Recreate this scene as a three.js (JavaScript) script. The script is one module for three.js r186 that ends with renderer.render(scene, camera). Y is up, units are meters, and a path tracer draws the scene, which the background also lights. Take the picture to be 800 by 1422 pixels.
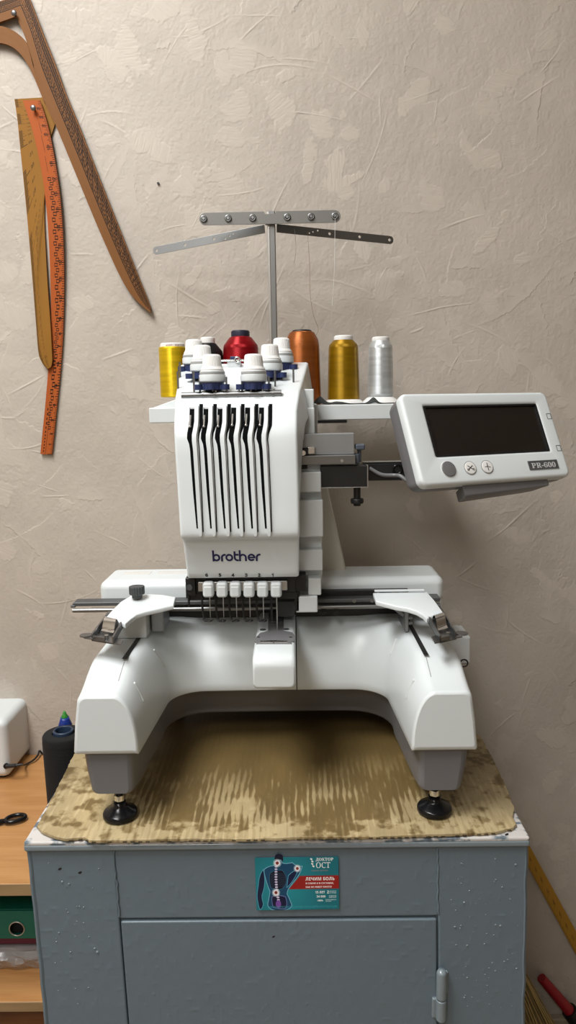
import * as THREE from 'three';
import { RoundedBoxGeometry } from 'three/addons/geometries/RoundedBoxGeometry.js';
import { mergeGeometries, toCreasedNormals as creasedNormals } from 'three/addons/utils/BufferGeometryUtils.js';
import { RectAreaLightUniformsLib } from 'three/addons/lights/RectAreaLightUniformsLib.js';
import { FontLoader } from 'three/addons/loaders/FontLoader.js';
import { TextGeometry } from 'three/addons/geometries/TextGeometry.js';

// ---------------------------------------------------------------- camera, light, exposure
const T = 0.85;                                  // height of the cabinet top above the floor
const F = 1035, PITCH = 8.25 * Math.PI / 180, ROLL = 1.0 * Math.PI / 180, YAW = 0.72 * Math.PI / 180;
const CAM = new THREE.Vector3(0.0324, T + 0.53, 0.853);
const scene = new THREE.Scene();
scene.background = new THREE.Color(0x0b0b0c);
const camera = new THREE.PerspectiveCamera(2 * Math.atan(711 / F) * 180 / Math.PI, 800 / 1422, 0.05, 20);
camera.position.copy(CAM);
camera.rotation.set(-PITCH, YAW, -ROLL, 'YXZ');
camera.updateMatrixWorld(true);
const renderer = new THREE.WebGLRenderer({ antialias: true });
renderer.toneMapping = THREE.LinearToneMapping;
renderer.toneMappingExposure = 0.80;
renderer.shadowMap.enabled = true;
RectAreaLightUniformsLib.init();
const LAMPS = [
  // x, y, z, width, depth, intensity : ceiling light panels
  { x: -0.78, y: 2.955, z: 0.58, w: 0.6, d: 1.25, i: 31 },
  { x: -0.6, y: 2.955, z: 2.4, w: 0.6, d: 1.25, i: 14 },
];
for (const l of LAMPS) {
  const r = new THREE.RectAreaLight(new THREE.Color(1, 0.995, 0.975), l.i, l.w, l.d);
  r.position.set(l.x, l.y, l.z);
  r.lookAt(l.x, 0, l.z);
  r.castShadow = true;
  scene.add(r);
}

// ---------------------------------------------------------------- helpers
// its hash of places is as coarse as 1 cm at this scale, so work in millimetres
function toCreasedNormals(g, a) { const q = creasedNormals(g.clone().scale(1000, 1000, 1000), a); return q.scale(0.001, 0.001, 0.001); }
const V = (x, y, z) => new THREE.Vector3(x, y, z);
const lerp = (a, b, t) => a + (b - a) * t, clamp = (x, a = 0, b = 1) => Math.min(b, Math.max(a, x));
const smooth = (a, b, x) => { const t = clamp((x - a) / (b - a)); return t * t * (3 - 2 * t); };
function rng(s) { return () => { s = (s + 0x6d2b79f5) | 0; let t = Math.imul(s ^ (s >>> 15), 1 | s); t = (t + Math.imul(t ^ (t >>> 7), 61 | t)) ^ t; return ((t ^ (t >>> 14)) >>> 0) / 4294967296; }; }
// a measured direction of the photograph, and where it meets a plane (heights counted from the cabinet top)
function ray(px, py) { return V((px - 400) / F, -(py - 711) / F, -1).applyEuler(camera.rotation); }
function at(px, py, axis, val) {
  const d = ray(px, py), o = V(CAM.x, CAM.y - T, CAM.z), t = (val - o[axis]) / d[axis];
  return o.addScaledVector(d, t);
}
function onPlane(px, py, p0, n) { const d = ray(px, py), o = V(CAM.x, CAM.y - T, CAM.z); return o.clone().addScaledVector(d, p0.clone().sub(o).dot(n) / d.dot(n)); }
const inv = camera.matrixWorldInverse;
function proj(v) { const q = v.clone(); q.y += T; q.applyMatrix4(inv); return [400 + q.x / -q.z * F, 711 - q.y / -q.z * F]; }

const counts = {};
function numbered(n) { counts[n] = (counts[n] ?? -1) + 1; return counts[n] ? n + '_' + String(counts[n]).padStart(3, '0') : n; }
function mesh(name, geo, mat, parent) {
  const m = new THREE.Mesh(geo, mat); m.name = numbered(name); m.castShadow = m.receiveShadow = true;
  (parent || scene).add(m); return m;
}
function thing(name, label, category, pos = [0, 0, 0], group) {
  const g = new THREE.Group(); g.name = numbered(name); g.position.set(...pos); g.userData = { label, category }; if (group) g.userData.group = group;
  scene.add(g); return g;
}
function tag(o, label, category, group) { o.userData.label = label; o.userData.category = category; if (group) o.userData.group = group; return o; }
function struct(name, geo, mat) { const m = mesh(name, geo, mat); m.userData.kind = 'structure'; return m; }
const box = (w, h, d, x = 0, y = 0, z = 0) => new THREE.BoxGeometry(w, h, d).translate(x, y, z);
const rbox = (w, h, d, r, x = 0, y = 0, z = 0, seg = 3) => new RoundedBoxGeometry(w, h, d, seg, Math.min(r, w / 2.01, h / 2.01, d / 2.01)).translate(x, y, z);
const box2 = (x0, x1, y0, y1, z0, z1, r = 0.002) => rbox(x1 - x0, y1 - y0, Math.abs(z1 - z0), r, (x0 + x1) / 2, (y0 + y1) / 2, (z0 + z1) / 2);
const cyl = (r0, r1, h, x = 0, y = 0, z = 0, n = 32) => new THREE.CylinderGeometry(r0, r1, h, n).translate(x, y, z);
function merge(list) { return mergeGeometries(list.map((g) => { const q = g.index ? g.toNonIndexed() : g; for (const k of Object.keys(q.attributes)) if (!['position', 'normal', 'uv'].includes(k)) q.deleteAttribute(k); return q; }), false); }
function rod(a, b, r, r2 = r, n = 12) {
  const d = b.clone().sub(a), g = new THREE.CylinderGeometry(r2, r, d.length(), n);
  g.applyQuaternion(new THREE.Quaternion().setFromUnitVectors(V(0, 1, 0), d.clone().normalize()));
  return g.translate((a.x + b.x) / 2, (a.y + b.y) / 2, (a.z + b.z) / 2);
}
function tube(pts, r, n = 40, k = 8) { return new THREE.TubeGeometry(new THREE.CatmullRomCurve3(pts), n, r, k, false); }
const lathe = (pts, n = 48) => new THREE.LatheGeometry(pts.map((p) => new THREE.Vector2(p[0], p[1])), n);
// rows of points -> one skin; closed joins the last column to the first
function skin(rows, { closed = false, flip = false, crease = 0.7 } = {}) {
  const R = rows.length, C = rows[0].length, pos = [], uv = [], idx = [];
  rows.forEach((row, i) => row.forEach((p, j) => { pos.push(p.x, p.y, p.z); uv.push(j / (C - 1), i / (R - 1)); }));
  for (let i = 0; i < R - 1; i++) for (let j = 0; j < (closed ? C : C - 1); j++) {
    const a = i * C + j, b = i * C + (j + 1) % C, c = a + C, d = b + C;
    if (flip) idx.push(a, c, b, b, c, d); else idx.push(a, b, c, b, d, c);
  }
  const g = new THREE.BufferGeometry();
  g.setAttribute('position', new THREE.Float32BufferAttribute(pos, 3)); g.setAttribute('uv', new THREE.Float32BufferAttribute(uv, 2)); g.setIndex(idx);
  g.computeVertexNormals();
  return crease ? toCreasedNormals(g, crease) : g.toNonIndexed();
}
function fan(ring, flip) {
  const c = ring.reduce((s, p) => s.add(p), V(0, 0, 0)).multiplyScalar(1 / ring.length), pos = [], uv = [];
  ring.forEach((p, i) => { const q = ring[(i + 1) % ring.length]; for (const v of flip ? [c, q, p] : [c, p, q]) { pos.push(v.x, v.y, v.z); uv.push(0, 0); } });
  const g = new THREE.BufferGeometry(); g.setAttribute('position', new THREE.Float32BufferAttribute(pos, 3)); g.setAttribute('uv', new THREE.Float32BufferAttribute(uv, 2)); g.computeVertexNormals(); return g;
}
// an outline in plan (x, z) given a thickness downwards; top(x, z) is the height of its upper face
function slab(pts, top, thick, bevel = 0.0015, round = true) {
  const s = new THREE.Shape(pts.map((p) => new THREE.Vector2(p.x, -p.z)));
  const g = new THREE.ExtrudeGeometry(s, { depth: thick - 2 * bevel, bevelEnabled: bevel > 0, bevelThickness: bevel, bevelSize: bevel, bevelOffset: -bevel, bevelSegments: 3, curveSegments: 10 }).translate(0, 0, bevel - thick).rotateX(-Math.PI / 2);
  const p = g.attributes.position;
  for (let i = 0; i < p.count; i++) p.setY(i, p.getY(i) + top(p.getX(i), p.getZ(i)));
  g.computeVertexNormals(); return toCreasedNormals(g, 0.5);
}
function extrude(pts, depth, bevel = 0.001, holes = []) {
  const s = pts instanceof THREE.Shape ? pts : new THREE.Shape(pts.map((p) => new THREE.Vector2(p[0], p[1])));
  for (const h of holes) s.holes.push(h);
  return new THREE.ExtrudeGeometry(s, { depth: depth - 2 * bevel, bevelEnabled: bevel > 0, bevelThickness: bevel, bevelSize: bevel, bevelOffset: -bevel, bevelSegments: 2, curveSegments: 24 }).translate(0, 0, bevel);
}
function circ(x, y, r) { const p = new THREE.Path(); p.absarc(x, y, r, 0, Math.PI * 2, true); return p; }
const font = await new FontLoader().loadAsync('fonts/droid/droid_sans_bold.typeface.json');
const text = (s, size, depth) => { const g = new TextGeometry(s, { font, size, depth, curveSegments: 4, bevelEnabled: false }); g.computeBoundingBox(); const b = g.boundingBox; return g.translate(-(b.min.x + b.max.x) / 2, -(b.min.y + b.max.y) / 2, 0); };

// ---------------------------------------------------------------- computed textures
function noise2(seed) {
  const P = new Float32Array(65536), r = rng(seed); for (let i = 0; i < 65536; i++) P[i] = r();
  return (x, y, per = 256) => {
    const xi = Math.floor(x), yi = Math.floor(y), fx = x - xi, fy = y - yi, u = fx * fx * (3 - 2 * fx), v = fy * fy * (3 - 2 * fy);
    const m = (a) => ((a % per) + per) % per, h = (a, b) => P[(m(b) << 8) | m(a)];
    return lerp(lerp(h(xi, yi), h(xi + 1, yi), u), lerp(h(xi, yi + 1), h(xi + 1, yi + 1), u), v);
  };
}
function dataTex(w, h, fn, srgb, rep) {
  const d = new Uint8Array(w * h * 4), c = [0, 0, 0];
  for (let y = 0, o = 0; y < h; y++) for (let x = 0; x < w; x++, o += 4) { fn(x, y, c); d[o] = clamp(c[0]) * 255; d[o + 1] = clamp(c[1]) * 255; d[o + 2] = clamp(c[2]) * 255; d[o + 3] = 255; }
  const t = new THREE.DataTexture(d, w, h); t.magFilter = THREE.LinearFilter; t.minFilter = THREE.LinearMipmapLinearFilter; t.wrapS = t.wrapT = THREE.RepeatWrapping;
  if (srgb) t.colorSpace = THREE.SRGBColorSpace; if (rep) t.repeat.set(...rep); t.needsUpdate = true; return t;
}
function canvasTex(w, h, draw) {
  const c = document.createElement('canvas'); c.width = w; c.height = h; const x = c.getContext('2d'); draw(x, w, h);
  const t = new THREE.CanvasTexture(c); t.colorSpace = THREE.SRGBColorSpace; return t;
}
const fbm = (n, x, y, oct, per) => { let s = 0, a = 0.5, f = 1; for (let i = 0; i < oct; i++) { s += a * n(x * f, y * f, per ? per * f : 256); a *= 0.5; f *= 2; } return s / (1 - Math.pow(0.5, oct)); };

// trowelled plaster, 2.048 m square at 1 mm
function plaster() {
  const N = 2048, H = new Float32Array(N * N), GR = new Float32Array(N * N), Cc = new Float32Array(N * N), r = rng(77), n1 = noise2(5), n2 = noise2(9);
  for (let y = 0; y < N; y++) for (let x = 0; x < N; x++) {
    const g = fbm(n1, x / 128, y / 128, 3, 16) - 0.5, f = n2(x / 3.2, y / 3.2) - 0.5, m = n1(x / 10 + 31, y / 14) - 0.5;
    H[y * N + x] = g * 0.35; GR[y * N + x] = f * 0.34 + m * 0.42 * (0.5 + n2(x / 64, y / 64, 32)) + (n2(x / 5 + 50, y / 7) - 0.5) * 0.34;
    Cc[y * N + x] = g * 0.30 + (n2(x / 40, y / 40) - 0.5) * 0.15;
  }
  const M = new Float32Array(N * N);
  // strokes: a film of plaster that thickens to one edge and breaks off there
  for (let s = 0; s < 620; s++) {
    const cx = r() * N, cy = r() * N, big = r() < 0.35, R = big ? 60 + r() * 190 : 30 + r() * 120, len = (0.15 + r() * 0.75), a0 = r() * 6.283, w = 7 + r() * (big ? 34 : 22), h = 0.25 + r() * 0.5, side = r() < 0.5 ? 1 : -1, rough = r() < 0.4, jag = r() * 8, ph = r() * 100;
    const steps = Math.ceil(R * len / 0.6);
    for (let i = 0; i < steps; i++) {
      const t = i / steps, a = a0 + t * len, taper = Math.pow(Math.sin(Math.PI * t), 0.6), j = (n1(t * 14 + ph, s) - 0.5) * jag + (n2(t * 50 + ph, s) - 0.5) * 2.2, ww = w * taper * (0.5 + n2(t * 9 + ph, s * 1.7));
      for (let k = 0; k <= ww; k += 0.6) {
        const q = 1 - k / (ww + 1), rr = R + j - side * k, x = Math.round(cx + Math.cos(a) * rr), y = Math.round(cy + Math.sin(a) * rr * 1.1), id = ((y % N + N) % N) * N + ((x % N + N) % N);
        const hh = h * taper * Math.pow(q, 1.6) * (rough ? 0.7 + 0.6 * n2(x / 2.5, y / 7) : 1);
        if (hh > M[id]) M[id] = hh;
      }
    }
  }
  // thin raised ridges left by the edge of the trowel
  for (let s = 0; s < 430; s++) {
    let x = r() * N, y = r() * N, a = r() * 6.283; const cur = (r() - 0.5) * 0.012, L = 22 + r() * 130, h = 0.35 + r() * 0.6, w = 0.9 + r() * 0.9;
    for (let i = 0; i < L * 2; i++) {
      x += Math.cos(a) * 0.5; y += Math.sin(a) * 0.5; a += cur * 0.5 + (r() - 0.5) * 0.02; const t = Math.sin(Math.PI * i / L / 2);
      for (let dy = -4; dy <= 4; dy++) for (let dx = -4; dx <= 4; dx++) { const d = Math.hypot(dx, dy), v = h * t * Math.exp(-d * d / (w * w)), id = ((Math.round(y + dy) % N + N) % N) * N + ((Math.round(x + dx) % N + N) % N); if (v > M[id]) M[id] = v; }
    }
  }
  // scraped islands: flat, sharp-edged, a little lighter because the glaze is rubbed off them
  for (let s = 0; s < 430; s++) {
    const cx = r() * N, cy = r() * N, rx = 8 + r() * 22, ry = 10 + r() * 34, rot = r() * 3.14, c = Math.cos(rot), si = Math.sin(rot), hgt = 0.2 + r() * 0.3, ph = r() * 90, dir = r() * 3.14;
    for (let y = -80; y <= 80; y++) for (let x = -80; x <= 80; x++) {
      const u = (x * c + y * si) / rx, v = (-x * si + y * c) / ry, e = 1 - Math.max(Math.abs(u) * 0.8 + v * v * 0.3, Math.hypot(u, v) * 0.8) + (n1(x / 22 + ph, y / 22) - 0.5) * 0.9 + (n2(x / 5 + ph, y / 5) - 0.5) * 0.35;
      if (e < 0.2) continue;
      const id = ((Math.round(cy + y) % N + N) % N) * N + ((Math.round(cx + x) % N + N) % N), g = (e - 0.2);
      const sc = n2((x * Math.cos(dir) + y * Math.sin(dir)) / 2.2, (x * -Math.sin(dir) + y * Math.cos(dir)) / 16);
      M[id] = Math.max(M[id], hgt * Math.min(1, g * 8) * (0.5 + 0.8 * sc)); Cc[id] = Math.max(Cc[id], 0.10 * Math.min(1, g * 4));
    }
  }
  for (let i = 0; i < N * N; i++) H[i] += M[i] + GR[i] * (1 - 0.7 * clamp(M[i] * 3));
  const bump = dataTex(N, N, (x, y, c) => { c[0] = c[1] = c[2] = (H[y * N + x] + 0.5) / 2.4 + (r() - 0.5) * 0.004; });
  const col = dataTex(N, N, (x, y, c) => { const i = y * N + x, v = 1 + clamp(Cc[i], -0.4, 0.4) * 0.22 + clamp(M[i], 0, 1) * 0.05; c[0] = 0.705 * v; c[1] = 0.672 * v; c[2] = 0.632 * v; }, true);
  return { bump, col };
}
const PL = plaster();
function std(o) { return new THREE.MeshStandardMaterial(o); }
function phy(o) { return new THREE.MeshPhysicalMaterial(o); }
const nA = noise2(21), nB = noise2(22);
const speck = dataTex(512, 512, (x, y, c) => { const v = 0.5 + (nA(x / 2, y / 2) - 0.5) * 0.5 + (nB(x / 9, y / 9) - 0.5) * 0.4; c[0] = c[1] = c[2] = v; });
const woodTex = (base, dark, sx = 1) => dataTex(1024, 1024, (x, y, c) => {
  const w = fbm(nA, x / 256 * 1, y / 40, 3), g = 0.5 + 0.5 * Math.sin((y / 34 + w * 7 + fbm(nB, x / 300, y / 90, 2) * 4) * 2.2), f = nB(x / 60, y / 1.6), t = clamp(0.22 * g + 0.35 * f + 0.3 * w);
  for (let i = 0; i < 3; i++) c[i] = lerp(base[i], dark[i], t);
}, true);
const M = {
  white: phy({ color: new THREE.Color(0.68, 0.73, 0.752), roughness: 0.36, clearcoat: 0.3, clearcoatRoughness: 0.3 }),
  white2: phy({ color: new THREE.Color(0.64, 0.68, 0.695), roughness: 0.42, clearcoat: 0.25, clearcoatRoughness: 0.3 }),
  cream: phy({ color: new THREE.Color(0.66, 0.64, 0.57), roughness: 0.45 }),
  grey: phy({ color: new THREE.Color(0.15, 0.15, 0.158), roughness: 0.42, clearcoat: 0.2, clearcoatRoughness: 0.3 }),
  darkGrey: std({ color: new THREE.Color(0.055, 0.06, 0.065), roughness: 0.5 }),
  slot: phy({ color: new THREE.Color(0.004, 0.004, 0.0045), roughness: 0.9, specularIntensity: 0.1 }),
  black: std({ color: new THREE.Color(0.008, 0.008, 0.009), roughness: 0.45 }),
  blackGloss: phy({ color: new THREE.Color(0.006, 0.006, 0.007), roughness: 0.2, specularIntensity: 0.6 }),
  steel: std({ color: new THREE.Color(0.56, 0.56, 0.55), roughness: 0.33, metalness: 1, bumpMap: speck, bumpScale: 0.00003 }),
  steelDark: std({ color: new THREE.Color(0.26, 0.265, 0.27), roughness: 0.38, metalness: 1 }),
  zinc: std({ color: new THREE.Color(0.36, 0.38, 0.40), roughness: 0.42, metalness: 0.8 }),
  barGrey: std({ color: new THREE.Color(0.2, 0.2, 0.19), roughness: 0.45, metalness: 0.6 }),
  railGrey: std({ color: new THREE.Color(0.10, 0.105, 0.11), roughness: 0.5, metalness: 0.5 }),
  chrome: std({ color: new THREE.Color(0.75, 0.75, 0.75), roughness: 0.16, metalness: 1 }),
  blue: phy({ color: new THREE.Color(0.014, 0.026, 0.095), roughness: 0.4, clearcoat: 0.3 }),
  navy: std({ color: new THREE.Color(0.012, 0.012, 0.085), roughness: 0.5 }),
  screen: phy({ color: new THREE.Color(0.012, 0.009, 0.008), roughness: 0.16, clearcoat: 0.4, clearcoatRoughness: 0.2 }),
  label: std({ color: new THREE.Color(0.07, 0.07, 0.075), roughness: 0.45 }),
  paperWhite: std({ color: new THREE.Color(0.75, 0.75, 0.74), roughness: 0.7 }),
};

// ---------------------------------------------------------------- the room
const ZW = -0.56;                                // face of the wall behind the machine
const RX0 = -2.2, RX1 = 2.6, RZ1 = 3.2, RH = 3.0;
const wallMat = std({ map: PL.col, bumpMap: PL.bump, bumpScale: 0.0020, roughness: 0.62 });
function wallUV(g, w, h, ox = 0, oy = 0) { const u = g.attributes.uv; for (let i = 0; i < u.count; i++) u.setXY(i, u.getX(i) * w / 2.048 + ox, u.getY(i) * h / 2.048 + oy); return g; }
const plainWall = std({ color: new THREE.Color(0.46, 0.40, 0.33), roughness: 0.8 });
struct('wall_back', wallUV(box(RX1 - RX0 + 0.2, RH + 0.1, 0.1, (RX0 + RX1) / 2, RH / 2, ZW - 0.05), RX1 - RX0 + 0.2, RH + 0.1, 0.13, 0.21), wallMat);
struct('wall_left', box(0.1, RH + 0.1, RZ1 - ZW, RX0 - 0.05, RH / 2, (RZ1 + ZW) / 2), plainWall);
struct('wall_right', box(0.1, RH + 0.1, RZ1 - ZW, RX1 + 0.05, RH / 2, (RZ1 + ZW) / 2), plainWall);
struct('wall_front', box(RX1 - RX0 + 0.2, RH + 0.1, 0.1, (RX0 + RX1) / 2, RH / 2, RZ1 + 0.05), plainWall);
struct('ceiling', box(RX1 - RX0 + 0.2, 0.1, RZ1 - ZW + 0.2, (RX0 + RX1) / 2, RH + 0.05, (RZ1 + ZW) / 2), std({ color: new THREE.Color(0.72, 0.71, 0.69), roughness: 0.9 }));
struct('floor', box(RX1 - RX0 + 0.2, 0.1, RZ1 - ZW + 0.2, (RX0 + RX1) / 2, -0.05, (RZ1 + ZW) / 2), std({ color: new THREE.Color(0.22, 0.17, 0.12), roughness: 0.6, bumpMap: speck, bumpScale: 0.0003 }));
struct('baseboard_back', rbox(RX1 - RX0, 0.095, 0.016, 0.004, (RX0 + RX1) / 2, 0.0475, ZW + 0.008), std({ color: new THREE.Color(0.36, 0.30, 0.22), roughness: 0.55 }));
for (const l of LAMPS) {
  const t = thing('ceiling_light', l.z < 1 ? 'square white ceiling light panel above the embroidery machine' : 'square white ceiling light panel further from the wall', 'light', [l.x, RH, l.z]);
  mesh('light_frame', merge([box(l.w + 0.06, 0.03, 0.03, 0, -0.015, l.d / 2 + 0.015), box(l.w + 0.06, 0.03, 0.03, 0, -0.015, -l.d / 2 - 0.015), box(0.03, 0.03, l.d, l.w / 2 + 0.015, -0.015, 0), box(0.03, 0.03, l.d, -l.w / 2 - 0.015, -0.015, 0)]), M.white2, t);
  mesh('diffuser', box(l.w, 0.02, l.d, 0, -0.0105, 0), std({ color: 0xffffff, emissive: new THREE.Color(1, 0.99, 0.96), emissiveIntensity: 3, roughness: 0.6 }), t);
}
mesh('wall_plug', cyl(0.0022, 0.0022, 0.004, 0, 0, 0, 10).rotateX(Math.PI / 2).translate(...(() => { const p = at(220, 255, 'z', ZW); return [p.x, p.y + T, ZW + 0.001]; })()), M.black);
tag(scene.children[scene.children.length - 1], 'tiny dark plugged hole in the bare plaster right of the brown square', 'nail');

// ---------------------------------------------------------------- cabinet
const lumps = dataTex(1024, 1024, (x, y, c) => { const v = fbm(nA, x / 60, y / 60, 4) * 0.5 + Math.pow(nB(x / 13, y / 17), 5) * 0.5 + (nA(x / 3, y / 3) - 0.5) * 0.05; c[0] = c[1] = c[2] = v; });
const paint = (rep) => { const b = lumps.clone(); b.repeat.set(...rep); b.needsUpdate = true; return phy({ color: new THREE.Color(0.138, 0.186, 0.226), roughness: 0.42, bumpMap: b, bumpScale: 0.0007, clearcoat: 0.25, clearcoatRoughness: 0.3 }); };
const cabinet = thing('metal_cabinet', 'blue grey painted steel cabinet carrying the embroidery machine', 'cabinet', [0, 0, 0]);
{
  const CX0 = -0.3107, CX1 = 0.3097, Z0 = ZW + 0.03;
  const skew = (g) => { const p = g.attributes.position; for (let i = 0; i < p.count; i++) { const x = p.getX(i), d = T - p.getY(i), k = clamp((x - CX0) / (CX1 - CX0)); p.setX(i, x + d * lerp(0.0274, 0.0113, k)); } g.computeVertexNormals(); return g; };
  const flat = (g) => { const p = g.attributes.position, u = g.attributes.uv; for (let i = 0; i < p.count; i++) u.setXY(i, p.getX(i) + p.getZ(i) * 0.7, p.getY(i)); return g; };
  const pm = paint([2.2, 2.2]), add = (n, g) => mesh(n, flat(skew(g)), pm, cabinet);
  const sx0 = -0.2024, sx1 = 0.1995, dy = T - 0.109;
  add('body', box2(CX0 + 0.004, CX1 - 0.004, 0.02, T - 0.004, Z0, -0.006, 0.004));
  add('stile', box2(CX0, sx0, 0.02, T - 0.012, -0.012, 0, 0.0025)); add('stile', box2(sx1, CX1, 0.02, T - 0.012, -0.012, 0, 0.0025));
  add('top_rail', box2(sx0 - 0.001, sx1 + 0.001, dy, T - 0.012, -0.012, -0.0012, 0.0025));
  const door = add('door', box2(sx0 + 0.0015, sx1 - 0.002, 0.06, dy - 0.003, -0.012, 0.0004, 0.002));
  add('bottom_rail', box2(sx0, sx1, 0.02, 0.057, -0.012, -0.001, 0.0025));
  // weld beads along the frame joints
  for (const x of [sx0, sx1]) { const pts = []; const r = rng(x > 0 ? 3 : 4); for (let i = 0; i <= 14; i++) pts.push(V(x + (r() - 0.5) * 0.0022, lerp(T - 0.014, dy + 0.004, i / 14), -0.0004)); add('weld_bead', tube(pts, 0.0014, 40, 8)); }
  { const pts = []; const r = rng(8); for (let i = 0; i <= 30; i++) pts.push(V(CX0 + 0.003 + (r() - 0.5) * 0.0015, lerp(T - 0.01, 0.03, i / 30), -0.002)); add('weld_bead', tube(pts, 0.0036, 120, 8)); }
  { const pts = []; const r = rng(9); for (let i = 0; i <= 30; i++) pts.push(V(CX1 - 0.002 + (r() - 0.5) * 0.0015, lerp(T - 0.01, 0.03, i / 30), -0.003)); add('weld_bead', tube(pts, 0.0036, 120, 8)); }
  // hinge of the door: two knuckles, painted over
  const hp = at(613, 1380, 'z', 0.006); const hx = hp.x, hm = phy({ color: new THREE.Color(0.20, 0.245, 0.275), roughness: 0.35, clearcoat: 0.4 });
  const ya = at(613, 1348, 'z', 0.006).y + T, yb = at(613, 1387, 'z', 0.006).y + T, yc = at(613, 1418, 'z', 0.006).y + T;
  mesh('hinge_knuckle', merge([lathe([[0, 0], [0.0064, 0], [0.0066, 0.002], [0.0066, ya - yb - 0.004], [0.0045, ya - yb], [0, ya - yb + 0.001]], 24).translate(hx, yb + 0.0007, 0.006), box2(hx - 0.003, hx + 0.009, yb + 0.004, ya - 0.004, -0.001, 0.004, 0.002)]), hm, cabinet);
  mesh('hinge_knuckle', merge([lathe([[0, 0], [0.0045, 0], [0.0064, 0.003], [0.0066, 0.004], [0.0066, yb - yc - 0.002], [0.0064, yb - yc], [0, yb - yc]], 24).translate(hx, yc, 0.006), box2(hx - 0.011, hx + 0.002, yc + 0.002, yb - 0.002, -0.001, 0.004, 0.002)]), hm, cabinet);
  // worn top plate, paint rubbed white along its front lip
  const topTex = dataTex(1024, 512, (x, y, c) => { const n = fbm(nA, x / 14, y / 14, 4), m = fbm(nB, x / 40, y / 10, 3), w = smooth(0.36, 0.56, n * 0.5 + m * 0.6); c[0] = lerp(0.36, 0.77, w); c[1] = lerp(0.41, 0.76, w); c[2] = lerp(0.45, 0.75, w); }, true, [1.7, 3]);
  const tm = std({ map: topTex, roughness: 0.6, bumpMap: topTex, bumpScale: 0.0006 });
  add('top_lip', rbox(CX1 - CX0 + 0.004, 0.009, -Z0 + 0.005, 0.003, (CX0 + CX1) / 2, T - 0.0085, (Z0 + 0.005) / 2)).material = hm;
  const tg = rbox(CX1 - CX0 + 0.003, 0.006, -Z0 + 0.0045, 0.0025, (CX0 + CX1) / 2, T - 0.003, (Z0 + 0.0045) / 2); flat(tg);
  { const u = tg.attributes.uv, p = tg.attributes.position; for (let i = 0; i < p.count; i++) u.setXY(i, p.getX(i), p.getZ(i) + p.getY(i) * 1.3); }
  mesh('top_plate', tg, tm, cabinet);
  // paint blisters and chips on the front
  const r = rng(12), bl = []; for (let i = 0; i < 90; i++) { const left = i % 3, x = left === 0 ? lerp(-0.29, -0.22, r()) : lerp(0.215, 0.30, r()), y = T - lerp(0.03, 0.24, Math.pow(r(), 0.8)), s = 0.0005 + r() * r() * 0.0014; bl.push(new THREE.SphereGeometry(s, 8, 6).scale(1.2, 1, 0.7).translate(x + (T - y) * 0.02, y, 0.0002)); }
  const bm = mesh('paint_blisters', merge(bl), hm, cabinet); bm.userData.kind = 'stuff';
  for (const [px, py] of [[83, 1207], [111, 1212], [380, 1301], [704, 1159]]) { const p = at(px, py, 'z', 0.0006); mesh('paint_chip', new THREE.SphereGeometry(0.0016, 10, 6).scale(1.6, 0.9, 0.25).rotateZ(0.5).translate(p.x, p.y + T, 0.0002), M.black, cabinet); }
}

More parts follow.
